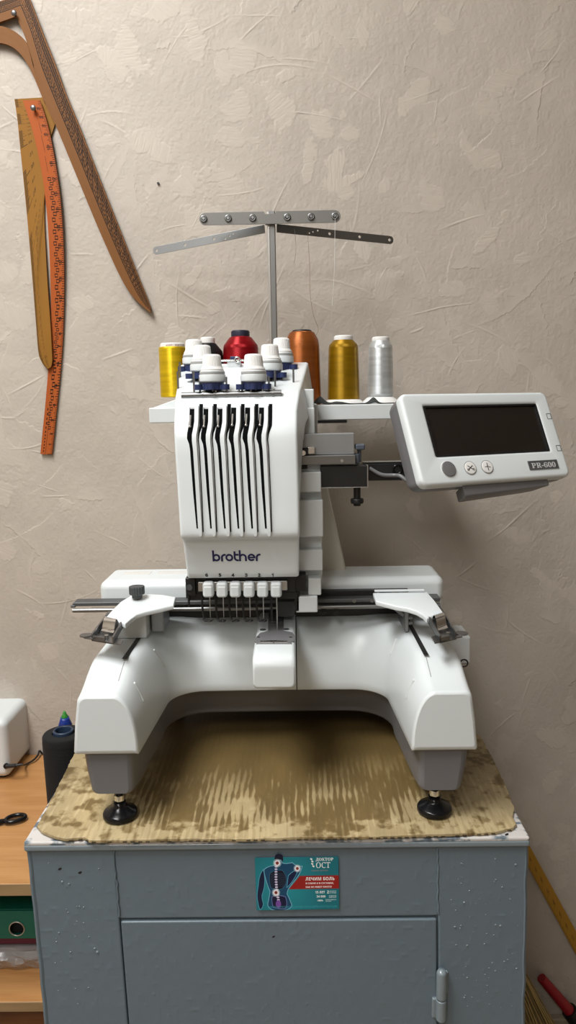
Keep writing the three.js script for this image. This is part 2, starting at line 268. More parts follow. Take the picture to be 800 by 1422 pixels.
// cardboard sheet between cabinet and machine
{
  const r = rng(31), P = (px, py) => at(px, py, 'y', 0.0045);
  const key = [P(103, 1047), P(84, 1086), P(66, 1120), P(51, 1147), P(56, 1153), P(72, 1161), P(92, 1165.5), P(118, 1163), P(125, 1167), P(200, 1166.5), P(300, 1165), P(400, 1164), P(500, 1162), P(590, 1160), P(640, 1158), P(690, 1155), P(713, 1149), P(717, 1145), P(712, 1135), P(714.5, 1122), P(700, 1087), P(685, 1055), P(669, 1025)];
  const pts = []; key.forEach((p, i) => { pts.push(p); if (i < key.length - 1) { const q = key[i + 1], n = Math.ceil(p.distanceTo(q) / 0.006); for (let k = 1; k < n; k++) pts.push(p.clone().lerp(q, k / n).add(V((r() - 0.5) * 0.0016, 0, (r() - 0.5) * 0.0016))); } });
  pts.push(V(0.262, 0, -0.515), V(-0.262, 0, -0.515));
  const g = slab(pts, (x, z) => 0.0052 + 0.0006 * Math.sin(x * 40 + z * 30), 0.0042, 0.0006);
  const u = g.attributes.uv, p = g.attributes.position; for (let i = 0; i < p.count; i++) u.setXY(i, (p.getX(i) + 0.34) / 0.68, (p.getZ(i) + 0.55) / 0.58);
  const W = 1360, Hh = 1160, n3 = noise2(44), n4 = noise2(45);
  const hgt = new Float32Array(W * Hh), tone = new Float32Array(W * Hh);
  for (let y = 0; y < Hh; y++) for (let x = 0; x < W; x++) {
    const X = x / W * 0.68 - 0.34, Z = y / Hh * 0.58 - 0.55;       // metres
    const fl = 0.5 + 0.5 * Math.cos(X / 0.0082 * 6.283 + (n3(Z * 12, 7) - 0.5) * 1.2);   // flutes run front to back
    const near = smooth(-0.24, -0.05, Z), edge = Math.max(smooth(0.16, 0.30, Math.abs(X)), smooth(-0.04, 0.0, Z));
    const broken = fbm(n4, X * 230, Z * 34, 4), patch = fbm(n3, X * 16, Z * 16, 3);
    const wearc = smooth(0.50, 0.74, fl * 0.26 + broken * 0.62 + near * 0.18 + (patch - 0.5) * 0.9 - 0.03) * near * (1 - 0.6 * edge);
    const torn = smooth(0.39, 0.58, fbm(n4, X * 75, Z * 75, 5) * 0.6 + 0.4 * fbm(n3, X * 22, Z * 22, 3) + edge * 0.20 - 0.14 + (X < -0.15 ? 0.05 : 0)) * smooth(0.0, 0.35, edge + near * 0.1);
    tone[y * W + x] = clamp(wearc * 0.78 + torn * 0.8); hgt[y * W + x] = 0.5 + 0.1 * fl - torn * 0.25 - wearc * 0.1 + (n4(X * 900, Z * 900) - 0.5) * 0.1;
  }
  const map = dataTex(W, Hh, (x, y, c) => { const t = tone[y * W + x], v = 0.9 + 0.22 * fbm(n3, x / 60, y / 200, 3) + 0.06 * n4(x / 2, y / 20); c[0] = lerp(0.40, 0.68, t) * v; c[1] = lerp(0.33, 0.615, t) * v; c[2] = lerp(0.195, 0.475, t) * v; }, true);
  const bump = dataTex(W, Hh, (x, y, c) => { c[0] = c[1] = c[2] = hgt[y * W + x]; });
  const t = thing('cardboard_sheet', 'worn brown corrugated cardboard sheet under the embroidery machine', 'cardboard', [0, T, 0]);
  mesh('sheet', g, std({ map, bumpMap: bump, bumpScale: 0.0012, roughness: 0.5 }), t);
  // dark mouths of the flutes along the front edge
  const fm = std({ color: new THREE.Color(0.05, 0.035, 0.015), roughness: 1 }), fl = [];
  for (let i = 6; i < key.length - 7; i++) { const a = key[i], b = key[i + 1], n = Math.floor(a.distanceTo(b) / 0.0085); for (let k = 0; k < n; k++) { const q = a.clone().lerp(b, (k + 0.5) / n); if (r() < 0.75) fl.push(rbox(0.0052, 0.0013, 0.002, 0.0005, q.x, 0.0024, q.z + 0.0002, 1)); } }
  const fo = mesh('flute_openings', merge(fl), fm, t); fo.userData.kind = 'stuff';
}

// printed magnet on the cabinet front
{
  const a = at(354, 1191, 'z', 0.0005), b = at(470, 1189, 'z', 0.0005), c = at(471, 1262, 'z', 0.0005);
  const w = b.x - a.x, h = (a.y + b.y) / 2 - c.y, ang = Math.atan2(b.y - a.y, w);
  const tex = canvasTex(936, 580, (g) => {
    const W = 936, H = 580; g.fillStyle = '#1a7f8d'; g.fillRect(0, 0, W, H);
    let gr = g.createRadialGradient(300, 300, 40, 300, 300, 520); gr.addColorStop(0, '#2397a5'); gr.addColorStop(1, '#167381'); g.fillStyle = gr; g.fillRect(0, 0, W, H);
    g.fillStyle = '#9c1e1c'; g.beginPath(); g.moveTo(500, 205); g.lineTo(W, 205); g.lineTo(W, 350); g.lineTo(370, 350); g.closePath(); g.fill();
    // back of a figure with glowing spine, hand behind the neck
    const blob = (pts, fill, stroke) => { g.beginPath(); g.moveTo(pts[0], pts[1]); for (let i = 2; i < pts.length; i += 4) g.quadraticCurveTo(pts[i], pts[i + 1], pts[i + 2], pts[i + 3]); g.closePath(); g.fillStyle = fill; g.fill(); g.strokeStyle = stroke; g.lineWidth = 7; g.stroke(); };
    g.fillStyle = '#0c1430'; g.beginPath(); g.ellipse(270, 20, 48, 52, 0, 0, 7); g.fill();
    blob([100, 130, 150, 90, 215, 88, 240, 70, 245, 40, 250, 30, 290, 30, 300, 34, 306, 60, 330, 76, 420, 60, 470, 110, 530, 100, 520, 150, 470, 220, 400, 300, 372, 340, 360, 350, 350, 400, 372, 440, 400, 520, 396, 580, 260, 582, 120, 580, 130, 500, 150, 430, 160, 370, 130, 300, 112, 220, 96, 160, 100, 130], '#124a6e', '#7fc4dd');
    blob([92, 130, 40, 180, 30, 300, 2, 420, 18, 480, 24, 540, 40, 570, 70, 560, 80, 500, 60, 440, 70, 400, 100, 330, 104, 250, 104, 180, 92, 130], '#0d1d40', '#5aa9c8');
    blob([160, 180, 200, 130, 300, 140, 350, 180, 350, 260, 330, 330, 280, 350, 230, 350, 170, 330, 150, 260, 160, 180], '#0a1026', '#2b6a8c');
    blob([370, 200, 420, 150, 470, 140, 480, 170, 430, 240, 390, 300, 350, 330, 360, 260, 370, 200], '#101c48', '#5aa9c8');
    g.strokeStyle = '#33506f'; g.lineWidth = 4; for (let i = 0; i < 8; i++) { g.beginPath(); g.moveTo(170, 190 + i * 18); g.quadraticCurveTo(250, 160 + i * 20, 345, 195 + i * 18); g.stroke(); }
    blob([180, 430, 240, 400, 330, 430, 360, 500, 330, 560, 250, 570, 190, 540, 170, 480, 180, 430], '#10163c', '#6b7fb8');
    g.fillStyle = '#d9d2ef'; for (let i = 0; i < 15; i++) { g.beginPath(); g.ellipse(236 - Math.sin(i / 14 * 3) * 14 + i * 1.5, 100 + i * 28, 17, 10, 0, 0, 7); g.fill(); }
    g.fillStyle = '#7d4fa8'; g.beginPath(); g.ellipse(250, 510, 30, 44, 0, 0, 7); g.fill();
    for (const [x, y, s] of [[250, 62, 46], [474, 124, 42], [226, 384, 46]]) { g.fillStyle = 'rgba(255,255,255,.55)'; g.beginPath(); g.arc(x, y, s, 0, 7); g.fill(); g.fillStyle = '#f4f4ff'; g.beginPath(); g.arc(x, y, s * 0.72, 0, 7); g.fill(); g.fillStyle = '#8a3326'; g.beginPath(); g.arc(x, y, s * 0.38, 0, 7); g.fill(); }
    g.fillStyle = '#fff'; g.textAlign = 'left'; g.font = 'bold 46px serif'; g.fillText('ДОКТОР', 682, 46, 200); g.font = '84px serif'; g.fillText('ОСТ', 680, 122, 205);
    for (let i = 0; i < 4; i++) { g.save(); g.translate(632 + i % 2 * 12 + (i > 1 ? 10 : 0), 26 + i * 26); g.rotate(0.5); g.fillRect(-12, -9, 24, 16); g.restore(); }
    g.fillStyle = '#b98a80'; g.font = '19px sans-serif'; g.fillText('КЛИНИКА ЗДОРОВЬЯ', 630, 158, 250);
    g.fillStyle = '#fff'; g.font = 'bold 50px sans-serif'; g.fillText('ЛЕЧИМ БОЛЬ', 562, 258, 330); g.font = 'bold 27px sans-serif'; g.fillText('В СПИНЕ И В СУСТАВАХ,', 562, 298, 335); g.fillText('КАК НЕ УМЕЕТ НИКТО!', 562, 338, 335);
    g.font = 'bold 36px sans-serif'; g.fillText('15 ЛЕТ', 668, 400, 110); g.font = 'bold 44px sans-serif'; g.fillText('2', 800, 402); g.font = '17px sans-serif'; g.fillText('ФИЛИАЛА', 828, 384, 78); g.fillText('В ГОРОДЕ', 828, 402, 78);
    g.font = 'bold 34px sans-serif'; g.fillText('34 000', 682, 446, 130); g.font = '17px sans-serif'; g.fillText('ПАЦИЕНТОВ', 822, 434, 84); g.fillText('ВЫЛЕЧЕНО', 822, 450, 84);
    g.font = 'bold 27px sans-serif'; g.fillText('>98%', 688, 488, 90); g.font = '15px sans-serif'; g.fillText('РЕЗУЛЬТАТИВНОСТЬ', 782, 476, 124); g.fillText('ЛЕЧЕНИЯ', 782, 492, 124);
    g.fillStyle = '#3aa7b6'; g.font = '30px sans-serif'; g.fillText('ИМЕЮТСЯ ПРОТИВОПОКАЗАНИЯ. НЕОБХОДИМА КОНСУЛЬТАЦИЯ', 130, 555, 780);
  });
  // head pokes out of the top edge: cut outline
  const s = new THREE.Shape(); const hx = (v) => (v / 936 - 0.5) * w; s.moveTo(-w / 2, -h / 2); s.lineTo(w / 2, -h / 2); s.lineTo(w / 2, h / 2); s.lineTo(hx(318), h / 2); s.quadraticCurveTo(hx(316), h / 2 + 0.004, hx(270), h / 2 + 0.0045); s.quadraticCurveTo(hx(225), h / 2 + 0.004, hx(222), h / 2); s.lineTo(-w / 2, h / 2); s.closePath();
  const g = new THREE.ExtrudeGeometry(s, { depth: 0.0008, bevelEnabled: false, curveSegments: 16 });
  const u = g.attributes.uv, p = g.attributes.position; for (let i = 0; i < p.count; i++) u.setXY(i, p.getX(i) / w + 0.5, clamp(p.getY(i) / h * 0.985 + 0.5, 0.002, 0.998));
  const m = mesh('fridge_magnet', g, std({ map: tex, roughness: 0.35 }));
  m.position.set((a.x + c.x) / 2, T + (a.y + c.y) / 2, 0.0004); m.rotation.z = ang;
  tag(m, 'teal printed magnet showing a glowing spine, on the cabinet front', 'magnet');
}

// ---------------------------------------------------------------- the embroidery machine (heights from the cabinet top)
const machine = thing('embroidery_machine', 'white six-needle embroidery machine on cardboard with tilted control panel', 'machine', [0, T, 0]);
const part = (n, g, m, p = machine) => mesh(n, g, m, p);
const FOOT = 0.0060;                             // the feet stand on the cardboard
// --- base: one skin swept along the U of its inner edge
function uPath(zf, n = 10) {
  const L = [];
  for (let i = 0; i <= n; i++) { const t = i / n; L.push({ x: lerp(-0.1695, -0.1605, t), z: lerp(zf, -0.178, t), nx: -1, nz: 0, k: 0 }); }
  for (let i = 1; i <= 10; i++) { const a = Math.PI * (1 + i / 20); L.push({ x: -0.1105 + 0.05 * Math.cos(a), z: -0.178 + 0.05 * Math.sin(a), nx: Math.cos(a), nz: Math.sin(a), k: smooth(0, 1, i / 10) }); }
  for (let i = 1; i < 8; i++) L.push({ x: lerp(-0.1105, 0, i / 8), z: -0.228 - 0.0015 * Math.sin(i / 16 * Math.PI), nx: 0, nz: -1, k: 1 });
  const R = L.map((p) => ({ ...p, x: -p.x, nx: -p.nx })).reverse();
  return [...L, { x: 0, z: -0.2295, nx: 0, nz: -1, k: 1 }, ...R];
}
const topY = (z) => lerp(0.201, 0.178, smooth(-0.11, -0.02, z));
const reach = (p, X, Z) => Math.min(p.nx ? (X - Math.abs(p.x)) / Math.abs(p.nx) : 9, p.nz < 0 ? (p.z - Z) / -p.nz : 9);
function shellPoint(p, t) { const c = lerp(0.03, 0.078, p.k), a = t * Math.PI / 2, z = p.z + p.nz * c * (1 - Math.cos(a)); return V(p.x + p.nx * c * (1 - Math.cos(a)), 0.1 + (topY(p.z) - 0.1) * Math.pow(Math.sin(a), 0.92), z); }
function shellRing(p) {
  const row = [V(p.x + p.nx * 0.004, 0.1, p.z + p.nz * 0.004), V(p.x + p.nx * 0.0012, 0.0995, p.z + p.nz * 0.0012)];
  for (let i = 0; i <= 16; i++) row.push(shellPoint(p, i / 16).add(V(0, i ? 0 : 0.0015, 0)));
  const L = reach(p, 0.2445, -0.50), c = lerp(0.03, 0.078, p.k), y = topY(p.z), q = (d, yy) => V(p.x + p.nx * d, yy, p.z + p.nz * d);
  for (let i = 1; i <= 3; i++) row.push(q(lerp(c, L - 0.01, i / 3), y));
  for (let i = 1; i <= 5; i++) { const a = i / 5 * Math.PI / 2; row.push(q(L - 0.01 + 0.01 * Math.sin(a), y - 0.01 * (1 - Math.cos(a)))); }
  row.push(q(L + 0.004, 0.14), q(L + 0.0075, 0.103), q(L + 0.006, 0.1), q(L, 0.1));
  return row;
}
function capped(rings, flip, kx = 0.75, far = 1) {                   // rings front..front with rounded, closed ends
  const end = (ring, s) => { const c = ring.reduce((a, p) => a.add(p), V(0, 0, 0)).multiplyScalar(1 / ring.length); return [[0.992, 0.0032], [0.965, 0.0058], [0.92, 0.0075], [0.86, 0.0082]].map(([k, dz]) => ring.map((p) => V(lerp(c.x, p.x, lerp(1, k, kx)), lerp(c.y, p.y, lerp(1, k, far === 1 ? 1 : 0.35)), p.z + dz * s * far))); };
  const a = end(rings[0], 1).reverse(), b = end(rings[rings.length - 1], 1);
  const all = [...a, ...rings, ...b];
  return merge([skin(all, { closed: true, flip, crease: 0.8 }), fan(all[0], flip), fan(all[all.length - 1], !flip)]);
}
const PATH = uPath(-0.028);
const shell = part('base_shell', capped(PATH.map(shellRing), true), M.white);
function underRing(p) {
  const front = smooth(-0.06, -0.028, p.z), in0 = 0.007, in1 = lerp(0.0085, 0.045, p.k), L = reach(p, 0.2445, -0.50), q = (d, y) => V(p.x + p.nx * d, y, p.z + p.nz * d), row = [];
  row.push(q(in0 + 0.004 * front, 0.104), q(lerp(in0, in1, 0.4) + 0.0035 * front, 0.085), q(lerp(in0, in1, 0.8) + 0.003 * front, 0.06));
  for (let i = 0; i <= 4; i++) { const a = i / 4 * Math.PI / 2; row.push(q(in1 + 0.006 * (1 - Math.cos(a)) + 0.002 * front, 0.052 - 0.0075 * Math.sin(a))); }
  for (let i = 0; i <= 4; i++) { const a = i / 4 * Math.PI / 2; row.push(q(L - 0.008 - 0.006 * (1 - Math.sin(a)), 0.052 - 0.0075 * Math.cos(a))); }
  row.push(q(L - 0.004, 0.075), q(L - 0.001, 0.104));
  return row;
}
part('base_underside', capped(uPath(-0.042).map(underRing), true, 2.0, 1.75), M.grey);
// seams and grip notches lie on the skin; a place on it is found by where the photograph shows it
function onShell(px, py) { let best = 1e9, out = null; for (const p of uPath(-0.028, 60)) for (let t = 0; t <= 60; t++) { const v = shellPoint(p, t / 60), q = proj(v), d = (q[0] - px) ** 2 + (q[1] - py) ** 2; if (d < best) { best = d; out = v; } } return out; }
const seamMat = std({ color: new THREE.Color(0.30, 0.30, 0.30), roughness: 0.7 });
const PLIST = uPath(-0.028, 60);
function shellArc(x, t0, t1, sideArm) { const pts = []; const p = PLIST.reduce((b, q) => (sideArm ? Math.abs(q.z - x) + (Math.sign(q.nx) === -sideArm ? 0 : 9) + q.k * 9 : Math.abs(q.x - x) + (1 - q.k) * 9) < (sideArm ? Math.abs(b.z - x) + (Math.sign(b.nx) === -sideArm ? 0 : 9) + b.k * 9 : Math.abs(b.x - x) + (1 - b.k) * 9) ? q : b); for (let i = 0; i <= 14; i++) pts.push(shellPoint(p, lerp(t0, t1, i / 14))); return pts; }
part('seam', tube(shellArc(0.034, 0.0, 0.85), 0.0007, 40, 6), M.black, shell);
for (const sd of [-1, 1]) {
  const notch = (a, b, w) => { const p = onShell(...a), q = onShell(...b); const g = rod(p, q, w, w * 0.8, 12); return merge([g, new THREE.SphereGeometry(w, 10, 8).translate(p.x, p.y, p.z), new THREE.SphereGeometry(w * 0.8, 10, 8).translate(q.x, q.y, q.z)]); };
  const N = sd < 0 ? [[[187, 950], [199, 973]], [[214, 903], [228, 924]]] : [[[575, 945], [565, 970]], [[552, 888], [542, 908]]];
  for (const [a, b] of N) part('grip_notch', notch(a, b, 0.0019), M.white2, shell);
  // slot in the arm's top for the frame carriage, and the moulding seam in front of it
  const x0 = sd * 0.1985, x1 = sd * 0.197;
  part('carriage_slot', merge([skin([[V(x0 - 0.0033, 0.2016, -0.088), V(x0 + 0.0033, 0.2016, -0.088)], [V(x1 - 0.0033, 0.2016, -0.30), V(x1 + 0.0033, 0.2016, -0.30)]], { crease: 0 })]), M.black, shell);
  part('seam', tube([V(x0, topY(-0.088) + 0.0001, -0.088), V(x0, topY(-0.07) + 0.0001, -0.07), V(x0, topY(-0.052) + 0.0001, -0.052)], 0.0005, 16, 6), seamMat, shell);
}
// levelling feet
for (const [x, z, rear] of [[-0.2025, -0.043], [0.2035, -0.047], [-0.19, -0.36, 1], [0.19, -0.36, 1]]) {
  const f = part('levelling_foot', lathe([[0, 0], [0.0205, 0], [0.0222, 0.002], [0.0222, 0.006], [0.0205, 0.0085], [0.0145, 0.0105], [0.0105, 0.014], [0.0078, 0.0155], [0.0078, 0.021], [0, 0.021]]).translate(x, FOOT, z), M.blackGloss);
  part('threaded_rod', cyl(0.0042, 0.0042, 0.05, x, 0.045, z, 20), M.blackGloss, f);
  part('lock_nut', cyl(0.0072, 0.0072, 0.007, x, 0.0325, z, 6), M.chrome, f);
  part('washer_ring', lathe([[0.0078, 0], [0.0112, 0], [0.0112, 0.0012], [0.0078, 0.0018]], 32).translate(x, 0.0155, z), M.zinc, f);
}
// --- carriage cover across the back
const cover = part('carriage_cover', rbox(0.534, 0.0415, 0.094, 0.0125, -0.0095, 0.24225, -0.315, 8), M.white);
part('warning_label', merge([box(0.044, 0.0004, 0.022, -0.228, 0.2632, -0.325), box(0.05, 0.0004, 0.022, -0.17, 0.2632, -0.325)]), std({ color: new THREE.Color(0.62, 0.62, 0.60), roughness: 0.6 }), cover);
part('cover_end', box2(0.236, 0.2565, 0.20, 0.235, -0.275, -0.36, 0.006), M.white);
part('carriage_recess', box2(-0.245, 0.236, 0.198, 0.2245, -0.285, -0.35, 0.002), M.black);
part('carriage_rail', merge([box2(-0.309, 0.245, 0.2325, 0.2385, -0.262, -0.238, 0.0015), box2(-0.312, -0.305, 0.2310, 0.2345, -0.264, -0.236, 0.001)]), M.railGrey);
part('carriage_rail', rod(V(-0.309, 0.2265, -0.237), V(0.245, 0.2265, -0.237), 0.0032, 0.0032, 20), M.steelDark);
part('rail_backing', box2(-0.14, 0.20, 0.222, 0.247, -0.266, -0.255, 0.001), M.black);
for (const px of [450, 467]) { const p = at(px, 847, 'z', -0.233); part('rail_screw', merge([cyl(0.0035, 0.0035, 0.004, 0, 0, 0, 16).rotateX(Math.PI / 2).translate(p.x, 0.2175, -0.236), box(0.008, 0.007, 0.006, p.x, 0.219, -0.240)]), M.black); }
for (const px of [492, 517]) { const p = at(px, 833, 'z', -0.236); part('rail_screw', cyl(0.003, 0.003, 0.003, 0, 0, 0, 16).rotateX(Math.PI / 2).translate(p.x, 0.2355, -0.2375), M.steelDark); }
// white blocks that carry the frame arms in the slots
part('carriage_block', box2(-0.232, -0.186, 0.2012, 0.240, -0.175, -0.245, 0.0025), M.white2);
part('carriage_block', box2(-0.184, -0.1655, 0.203, 0.243, -0.20, -0.252, 0.002), M.zinc);
part('carriage_bracket', merge([box2(0.184, 0.190, 0.2025, 0.245, -0.185, -0.25, 0.0015), rod(V(0.150, 0.247, -0.232), V(0.186, 0.224, -0.195), 0.0035)]), M.steelDark);
for (const y of [0.214, 0.222]) part('rail_screw', cyl(0.0028, 0.0028, 0.006, 0, 0, 0, 14).rotateZ(Math.PI / 2).translate(0.193, y, -0.19), M.steelDark);
// frame arms: white plates that slope down to their clamps
{
  const armY = (x, z) => lerp(0.239, 0.2575, smooth(-0.10, -0.24, z));
  const edge = (list) => list.map(([px, py]) => { let y = 0.25, p; for (let i = 0; i < 8; i++) { p = at(px, py, 'y', y); y = armY(p.x, p.z); } return p; });
  const L = edge([[188, 825], [206, 824.5], [225, 825.5], [244, 828.5], [241, 840], [222, 845], [202.5, 849.5], [190, 853.5], [182, 859], [174, 866.5], [160, 861], [147, 857], [156, 847], [167.5, 835], [181, 827]]);
  const R = edge([[518, 823], [545, 822], [593, 821.5], [604, 834], [615, 849.5], [604, 853], [593, 859.5], [587, 853.5], [578, 848.5], [565, 844.5], [550, 842], [535, 838], [522, 834.5]]);
  for (const [pts, sd] of [[L, -1], [R, 1]]) {
    const a = part('frame_arm', slab(pts, armY, 0.007, 0.0018), M.white);
    // clamp: an open channel in dark plated steel
    const P = (px, py, y) => at(px, py, 'y', y);
    const A = sd < 0 ? [P(148, 858, 0.236), P(172, 865, 0.236)] : [P(593, 859, 0.236), P(614, 851, 0.236)], B = sd < 0 ? [P(127, 886, 0.229), P(158, 891, 0.229)] : [P(611, 889, 0.229), P(634, 884, 0.229)];
    const mid = (u, v) => A[0].clone().lerp(A[1], u).lerp(B[0].clone().lerp(B[1], u), v);
    const strip = (u0, u1, v0, v1, dy, th) => { const c = [mid(u0, v0), mid(u1, v0), mid(u1, v1), mid(u0, v1)]; const rows = [c, c.map((p) => p.clone().add(V(0, th, 0)))].map((q) => q.map((p) => p.clone().add(V(0, dy, 0)))); return merge([skin(rows, { closed: true, crease: 0.3 }), fan(rows[1]), fan(rows[0], true)]); };
    const ch = part('clamp_bracket', merge([strip(0, 1, -0.15, 1, -0.004, 0.0014), strip(0, 0.07, -0.15, 1, -0.004, 0.010), strip(0.93, 1, -0.15, 1, -0.004, 0.010), strip(0, 0.6, 0.97, 1, -0.004, 0.007)]), M.steelDark, a);
    part('spring_clip', (() => { const rows = []; for (let i = 0; i <= 12; i++) { const v = 0.14 + 0.52 * i / 12, y = 0.011 * Math.sin(Math.PI * Math.min(1, i / 10)) + 0.0015; rows.push([mid(0.2, v).add(V(0, y, 0)), mid(0.8, v).add(V(0, y, 0))]); } return skin(rows, { crease: 0.9 }); })(), M.chrome, a);
    const tabC = mid(sd < 0 ? -0.28 : 1.35, 0.95), n = V(0, 1, 0);
    part('clamp_tab', merge([cyl(0.0085, 0.0085, 0.0014, tabC.x, tabC.y + 0.001, tabC.z, 28), strip(sd < 0 ? -0.3 : 0.9, sd < 0 ? 0.1 : 1.3, 0.84, 1.06, -0.0005, 0.0014), strip(sd < 0 ? 0.6 : -0.3, sd < 0 ? 1.3 : 0.4, 0.72, 1.0, -0.0035, 0.0014)]), M.steelDark, a);
    const s = mid(0.6, 0.86); part('clamp_pin', cyl(0.0028, 0.0028, 0.006, s.x, s.y, s.z, 14), M.steel, a);
    if (sd < 0) {
      const k = P(190.5, 828, 0.2575), kn = [];
      for (let i = 0; i <= 72; i++) { const an = i / 72 * Math.PI * 2; kn.push([Math.cos(an) * (0.0108 + 0.0005 * Math.cos(an * 18)), Math.sin(an) * (0.0108 + 0.0005 * Math.cos(an * 18))]); }
      part('thumb_screw', merge([extrude(kn.slice(0, 72), 0.0125, 0.0014).rotateX(-Math.PI / 2).translate(k.x, 0.2605, k.z), cyl(0.0075, 0.0075, 0.006, k.x, 0.2585, k.z)]), M.darkGrey, a);
    } else part('arm_rib', strip(0, 0, 0, 0, 0, 0) && box2(R[0].x + 0.002, R[2].x - 0.004, 0.2565, 0.2595, R[0].z - 0.001, R[0].z + 0.0025, 0.001), M.white, a);
  }
}
// --- column behind the head
{
  const rows = [[0.20, -0.115, 0.124], [0.27, -0.10, 0.1085], [0.39, -0.075, 0.0835], [0.47, -0.06, 0.068], [0.52, -0.05, 0.06]].map(([y, a, b]) => { const r = []; const zf = -0.325, zb = -0.40, q = 0.008; for (const [x, z] of [[a, zb], [a, zf - q], [a + q * 0.3, zf - q * 0.3], [a + q, zf], [b - q, zf], [b - q * 0.3, zf - q * 0.3], [b, zf - q], [b, zb]]) r.push(V(x, y, z)); return r; });
  part('column', skin(rows, { closed: true, crease: 0.6 }), M.cream);
}
// --- spool tray
{
  const tr = part('spool_tray', merge([box2(-0.2035, 0.235, 0.503, 0.5275, -0.352, -0.52, 0.002), slab([V(-0.2, 0, -0.365), V(-0.1495, 0, -0.365), V(-0.1495, 0, -0.5), V(-0.2, 0, -0.5)], (x) => 0.5275 + 0.0165 * smooth(-0.2, -0.184, x), 0.002 + 0.0165, 0.001)]), M.white2);
  part('tray_rail', box2(0.05, 0.115, 0.498, 0.5035, -0.36, -0.37, 0.001), M.darkGrey, tr);
  part('tray_bracket', box2(0.025, 0.066, 0.478, 0.53, -0.30, -0.36, 0.004), M.white2, tr);
}
// --- thread mast and guide
{
  const mz = -0.425, p0 = at(376.5, 480, 'z', mz), yT = 0.842;
  const ml = at(371.5, 320, 'z', mz).x, mr = at(382.5, 320, 'z', mz).x, mb = at(374, 475, 'z', mz).x, mbr = at(384, 475, 'z', mz).x, lean = (mb - ml);
  const mast = part('thread_mast', box2(ml, mr, 0.52, yT, mz - 0.006, mz + 0.006, 0.0015).applyMatrix4(new THREE.Matrix4()), M.steelDark);
  part('mast_edge', box2(ml - 0.0004, ml + 0.004, 0.522, yT - 0.002, mz + 0.0045, mz + 0.0068, 0.0008), M.steel, mast);
  const bz = mz + 0.012, a = at(277, 304.5, 'z', bz), b = at(473, 300.5, 'z', bz), w = b.x - a.x, cx = (a.x + b.x) / 2, cy = (a.y + b.y) / 2, h = 0.0195, ang = Math.atan2(b.y - a.y, w);
  const sh = new THREE.Shape(); const r = h / 2; sh.moveTo(-w / 2 + r, -r); sh.lineTo(w / 2 - r, -r); sh.absarc(w / 2 - r, 0, r, -Math.PI / 2, Math.PI / 2, false); sh.lineTo(0.010, r); sh.lineTo(0.008, r - 0.004); sh.lineTo(-0.008, r - 0.004); sh.lineTo(-0.010, r); sh.lineTo(-w / 2 + r, r); sh.absarc(-w / 2 + r, 0, r, Math.PI / 2, Math.PI * 1.5, false);
  const hx = [283, 317, 351, 399, 432, 465].map((px) => at(px, 303, 'z', bz).x - cx);
  for (const x of hx) sh.holes.push(circ(x, 0, 0.0022));
  const bar = part('guide_bar', merge([extrude(sh, 0.0016, 0.0003), box2(-w / 2 + r, -0.012, r - 0.0014, r, -0.012, 0.0012, 0.0005), box2(0.012, w / 2 - r, r - 0.0014, r, -0.012, 0.0012, 0.0005), box2(-0.008, 0.008, -r, r - 0.004, -0.008, 0.001, 0.0005)]).rotateZ(ang).translate(cx, cy, bz), M.barGrey, mast);
  for (const x of hx) part('thread_eyelet', merge([new THREE.TorusGeometry(0.0042, 0.0017, 10, 24), cyl(0.0024, 0.0024, 0.006, 0, 0, 0, 14).rotateX(Math.PI / 2)]).translate(cx + x * Math.cos(ang), cy + x * Math.sin(ang), bz + 0.003), M.steelDark, mast);
  for (const sd of [-1, 1]) {
    const z1 = -0.50, tip = sd < 0 ? at(213, 349, 'z', z1) : at(546, 334, 'z', z1), root = sd < 0 ? at(368, 318, 'z', mz - 0.008) : at(384, 317, 'z', mz - 0.008), len = tip.distanceTo(root), hh = 0.0135;
    const s2 = new THREE.Shape(); s2.moveTo(0, -hh / 2); s2.lineTo(len - hh / 2, -hh / 2); s2.absarc(len - hh / 2, 0, hh / 2, -Math.PI / 2, Math.PI / 2, false); s2.lineTo(0, hh / 2); s2.closePath();
    for (const [k, rr] of [[0.34, 0.0014], [0.34, 0.0014], [0.44, 0.0022], [0.7, 0.0022], [0.965, 0.0024], [0.3, 0.0012], [0.27, 0.0012]]) if (!s2.holes.some((q) => q.k === k)) { const c = circ(len * k, k === 0.34 ? 0.003 : k === 0.27 ? -0.0025 : 0, rr); c.k = k; s2.holes.push(c); }
    const g = extrude(s2, 0.0014, 0.0002), X = tip.clone().sub(root).normalize(), Z = X.clone().cross(V(0, 1, 0)).normalize(); if (Z.z < 0) Z.negate(); const Y = Z.clone().cross(X).normalize();
    g.applyMatrix4(new THREE.Matrix4().makeBasis(X, Y, Z).setPosition(root));
    part('guide_arm', g, sd < 0 ? M.zinc : M.steelDark, mast);
  }
}
// --- head: the needle case cover
const PROFKEY = [[0.2885, -0.1755], [0.292, -0.1725], [0.31, -0.1675], [0.332, -0.1605], [0.3425, -0.1575], [0.3465, -0.155], [0.349, -0.1485], [0.352, -0.1455], [0.357, -0.1445], [0.40, -0.1472], [0.44, -0.1500], [0.475, -0.1530], [0.493, -0.1565], [0.505, -0.1625], [0.52, -0.174], [0.535, -0.187], [0.5455, -0.2015], [0.5535, -0.225], [0.564, -0.26], [0.579, -0.31], [0.594, -0.357], [0.5955, -0.364], [0.5925, -0.370]];
const PROF = new THREE.CatmullRomCurve3(PROFKEY.map(([y, z]) => V(0, y, z)), false, 'centripetal');
const profPts = PROF.getSpacedPoints(420);
function profZ(y) { for (let i = 0; i < profPts.length - 1; i++) if (profPts[i].y <= y && profPts[i + 1].y >= y) return lerp(profPts[i].z, profPts[i + 1].z, (y - profPts[i].y) / (profPts[i + 1].y - profPts[i].y + 1e-9)); return y < 0.3 ? -0.178 : -0.36; }
